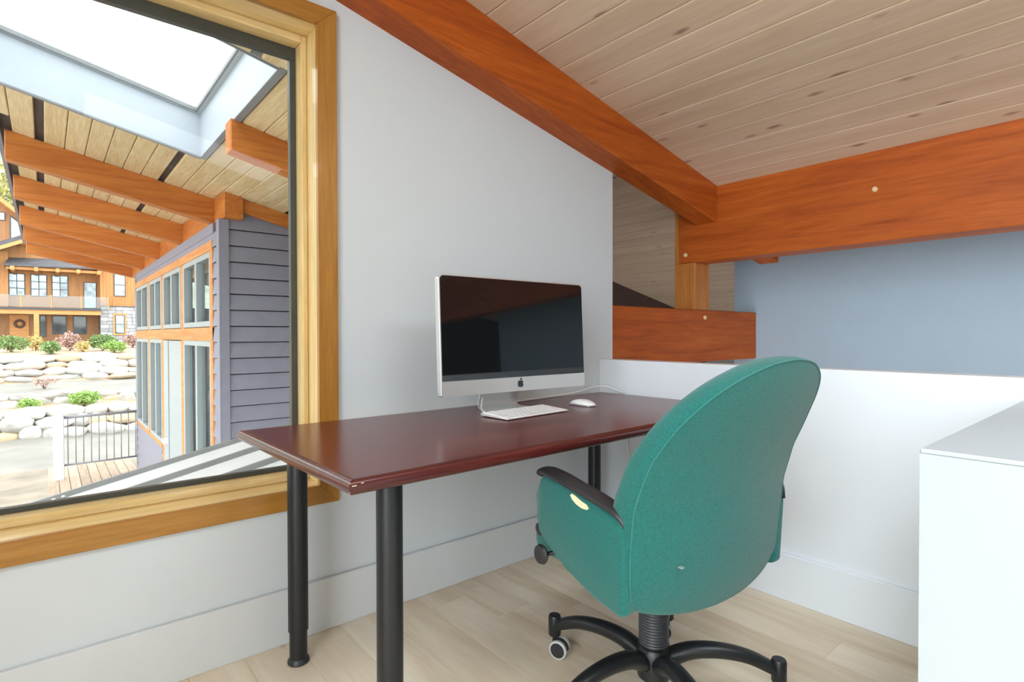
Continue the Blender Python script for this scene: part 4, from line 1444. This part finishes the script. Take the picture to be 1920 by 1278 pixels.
def hb(name, x0_, x1_, z0_, z1_, d0, d1, mat, parent=None, bev=0.0):
    """box on the facade: depth d0..d1 measured behind HY"""
    return box(name, (x0_, HY + d0, z0_), (x1_, HY + d1, z1_), M[mat], parent or hs, bev)


def hwin(x0_, x1_, z0_, z1_, d, parent=None, bars=(1, 2), gl='hglass', fr='hframe'):
    f = hb('window', x0_, x1_, z0_, z1_, d - 0.05, d + 0.02, fr)
    b = 0.05
    nx, nz = bars
    for i_ in range(nx + 1):
        for j_ in range(nz + 1):
            xa = x0_ + b + (x1_ - x0_ - b) * i_ / (nx + 1)
            xb_ = x0_ + (x1_ - x0_ - b) * (i_ + 1) / (nx + 1)
            za = z0_ + b + (z1_ - z0_ - b) * j_ / (nz + 1)
            zb_ = z0_ + (z1_ - z0_ - b) * (j_ + 1) / (nz + 1)
            hb('pane', xa, xb_, za, zb_, d - 0.065, d - 0.04, gl, f)


# right tower: vertical cedar above, grey stone below
hb('tower_wall', 3.20, 5.60, 3.20, 6.40, 0.0, 4.0, 'hseam')
for q in range(13):
    hb('batten', 3.20 + q * 0.192, 3.225 + q * 0.192, 3.20, 6.40, -0.03, 0.0, 'hseam')
tb = hb('stone_base', 3.24, 5.56, 0.2, 3.20, 0.03, 4.0, 'greystone')
random.seed(3)
for row in range(11):
    xx = 3.22
    while xx < 5.52:
        wd = random.uniform(0.28, 0.6)
        hb('stone', xx, min(xx + wd - 0.02, 5.58), 0.2 + row * 0.272, 0.2 + (row + 1) * 0.272 - 0.025, -0.05 + random.uniform(-0.03, 0.03), 0.05, 'greystone', tb)
        xx += wd
hb('stone_ledge', 3.15, 5.65, 3.17, 3.24, -0.08, 0.05, 'hframe')
hwin(4.05, 4.77, 4.0, 5.72, -0.03, bars=(0, 1))
hb('window_trim', 3.98, 4.80, 1.02, 2.70, -0.12, 0.0, 'hbeam')
hwin(4.10, 4.69, 1.15, 2.56, -0.12, bars=(0, 1))
# recessed main facade
hb('upper_wall', -8.0, 3.20, 2.85, 7.6, 1.2, 5.0, 'hseam')
hb('lower_wall', -8.0, 3.20, 0.2, 2.85, 1.6, 5.0, 'hbrown')
for xa, xb_ in ((-3.0, -2.10), (-1.92, -1.05), (-0.76, 0.14), (0.40, 1.33)):
    hwin(xa * 1.02, xb_ * 1.02, 3.85, 5.45, 1.2)
hwin(2.26, 3.05, 3.05, 5.05, 1.2, bars=(0, 0))
hwin(0.41, 1.24, 1.1, 2.48, 1.6, bars=(0, 0), gl='hglass_dark')
hwin(1.63, 2.45, 1.1, 2.48, 1.6, bars=(0, 0), gl='hglass_dark')
hwin(-0.30, 0.06, 0.9, 2.48, 1.6, bars=(0, 0), gl='hglass_dark')
dr_ = hb('front_door', -1.95, -0.90, 0.55, 2.50, 1.52, 1.62, 'hbeam')
bm = bmesh.new()
add_tube(bm, [(-1.40 + 0.24 * math.cos(a), HY + 1.48, 1.85 + 0.24 * math.sin(a)) for a in frange(0, 2 * math.pi * 15 / 16, 15)], 0.09, 8, up=(0, 1, 0), closed=True)
finish('wreath', bm, M['wreath'], dr_, smooth=True)
# balcony: slab, beam, column, glass guard
hb('balcony_slab', -8.0, 3.22, 2.82, 2.98, -0.6, 1.3, 'hframe')
hb('balcony_beam', -8.0, 3.20, 2.52, 2.82, -0.5, -0.2, 'hbeam')
for xa in (-0.60, -4.2):
    hb('porch_column', xa, xa + 0.28, 0.3, 2.52, -0.5, -0.22, 'hbeam')
for xa in (-2.9, -1.25, 0.42, 2.05):
    hb('glass_guard', xa, xa + 1.58, 3.02, 3.86, -0.56, -0.53, 'balglass')
    hb('guard_post', xa + 1.58, xa + 1.65, 2.95, 3.90, -0.58, -0.5, 'hbeam')
# porch roof over the balcony
prism('porch_roof', [(-2.1, HY - 0.9, 5.78), (3.25, HY - 0.9, 5.88), (3.25, HY + 1.3, 6.05), (1.2, HY + 1.3, 6.62), (-1.9, HY + 1.3, 6.50)], (0, 0, 0.1), M['tile_dark'], hs)
bm = bmesh.new()
v = [bm.verts.new(p) for p in ((-2.1, HY - 0.9, 5.80), (3.25, HY - 0.9, 5.90), (3.25, HY + 1.2, 5.98), (1.2, HY + 1.2, 6.66), (-1.85, HY + 1.2, 6.56), (-2.1, HY + 1.2, 5.8))]
bm.faces.new((v[0], v[1], v[2], v[3], v[4]))
bm.faces.new((v[0], v[4], v[5]))
finish('porch_roof', bm, M['tile_dark'], hs)
hb('eave_beam', -2.0, 3.20, 5.58, 5.76, -0.7, -0.5, 'hbeam')
for xa in (-1.8, -0.55, 0.62, 1.78, 2.98):
    hb('rafter_tail', xa, xa + 0.22, 5.52, 5.78, -0.95, 1.2, 'hbeam')
# left gable roof in front and tall glazed gable above
prism('gable_roof', [(-6.0, HY - 1.2, 5.2), (-0.95, HY - 1.2, 7.72), (-0.95, HY - 1.2, 8.02), (-6.0, HY - 1.2, 5.5)], (0, 3.5, 0), M['tile_dark'], hs)
prism('gable_fascia', [(-6.0, HY - 1.26, 4.95), (-1.0, HY - 1.26, 7.42), (-1.0, HY - 1.26, 7.68), (-6.0, HY - 1.26, 5.22)], (0, 0.12, 0), M['hbeam'], hs)
hb('gable_purlin', -1.3, -0.62, 7.42, 7.62, -1.0, 1.2, 'hbeam')
hb('gable_post', -2.7, -1.95, 2.9, 6.9, 0.6, 1.2, 'hseam')
prism('tall_wall', [(-8.0, HY + 3.0, 7.4), (0.0, HY + 3.0, 7.4), (0.0, HY + 3.0, 8.5), (-4.5, HY + 3.0, 12.6), (-8.0, HY + 3.0, 9.5)], (0, 2.0, 0), M['hbrown'], hs)
prism('tall_roof_fascia', [(-4.5, HY + 2.0, 12.55), (0.6, HY + 2.0, 7.95), (0.6, HY + 2.0, 8.3), (-4.5, HY + 2.0, 12.9)], (0, 3.2, 0), M['hbeam'], hs)
gw = prism('gable_window', [(-1.90, HY + 2.93, 7.55), (-0.55, HY + 2.93, 7.55), (-0.55, HY + 2.93, 8.65), (-1.90, HY + 2.93, 9.85)], (0, 0.06, 0), M['hframe'], hs)
prism('pane', [(-1.84, HY + 2.90, 7.62), (-1.0, HY + 2.90, 7.62), (-1.0, HY + 2.90, 8.95), (-1.84, HY + 2.90, 9.70)], (0, 0.04, 0), M['hglass'], gw)
prism('pane', [(-0.93, HY + 2.90, 7.62), (-0.60, HY + 2.90, 7.62), (-0.60, HY + 2.90, 8.58), (-0.93, HY + 2.90, 8.88)], (0, 0.04, 0), M['hglass'], gw)
hwin(-2.75, -2.15, 9.4, 10.0, 2.98, bars=(0, 0))
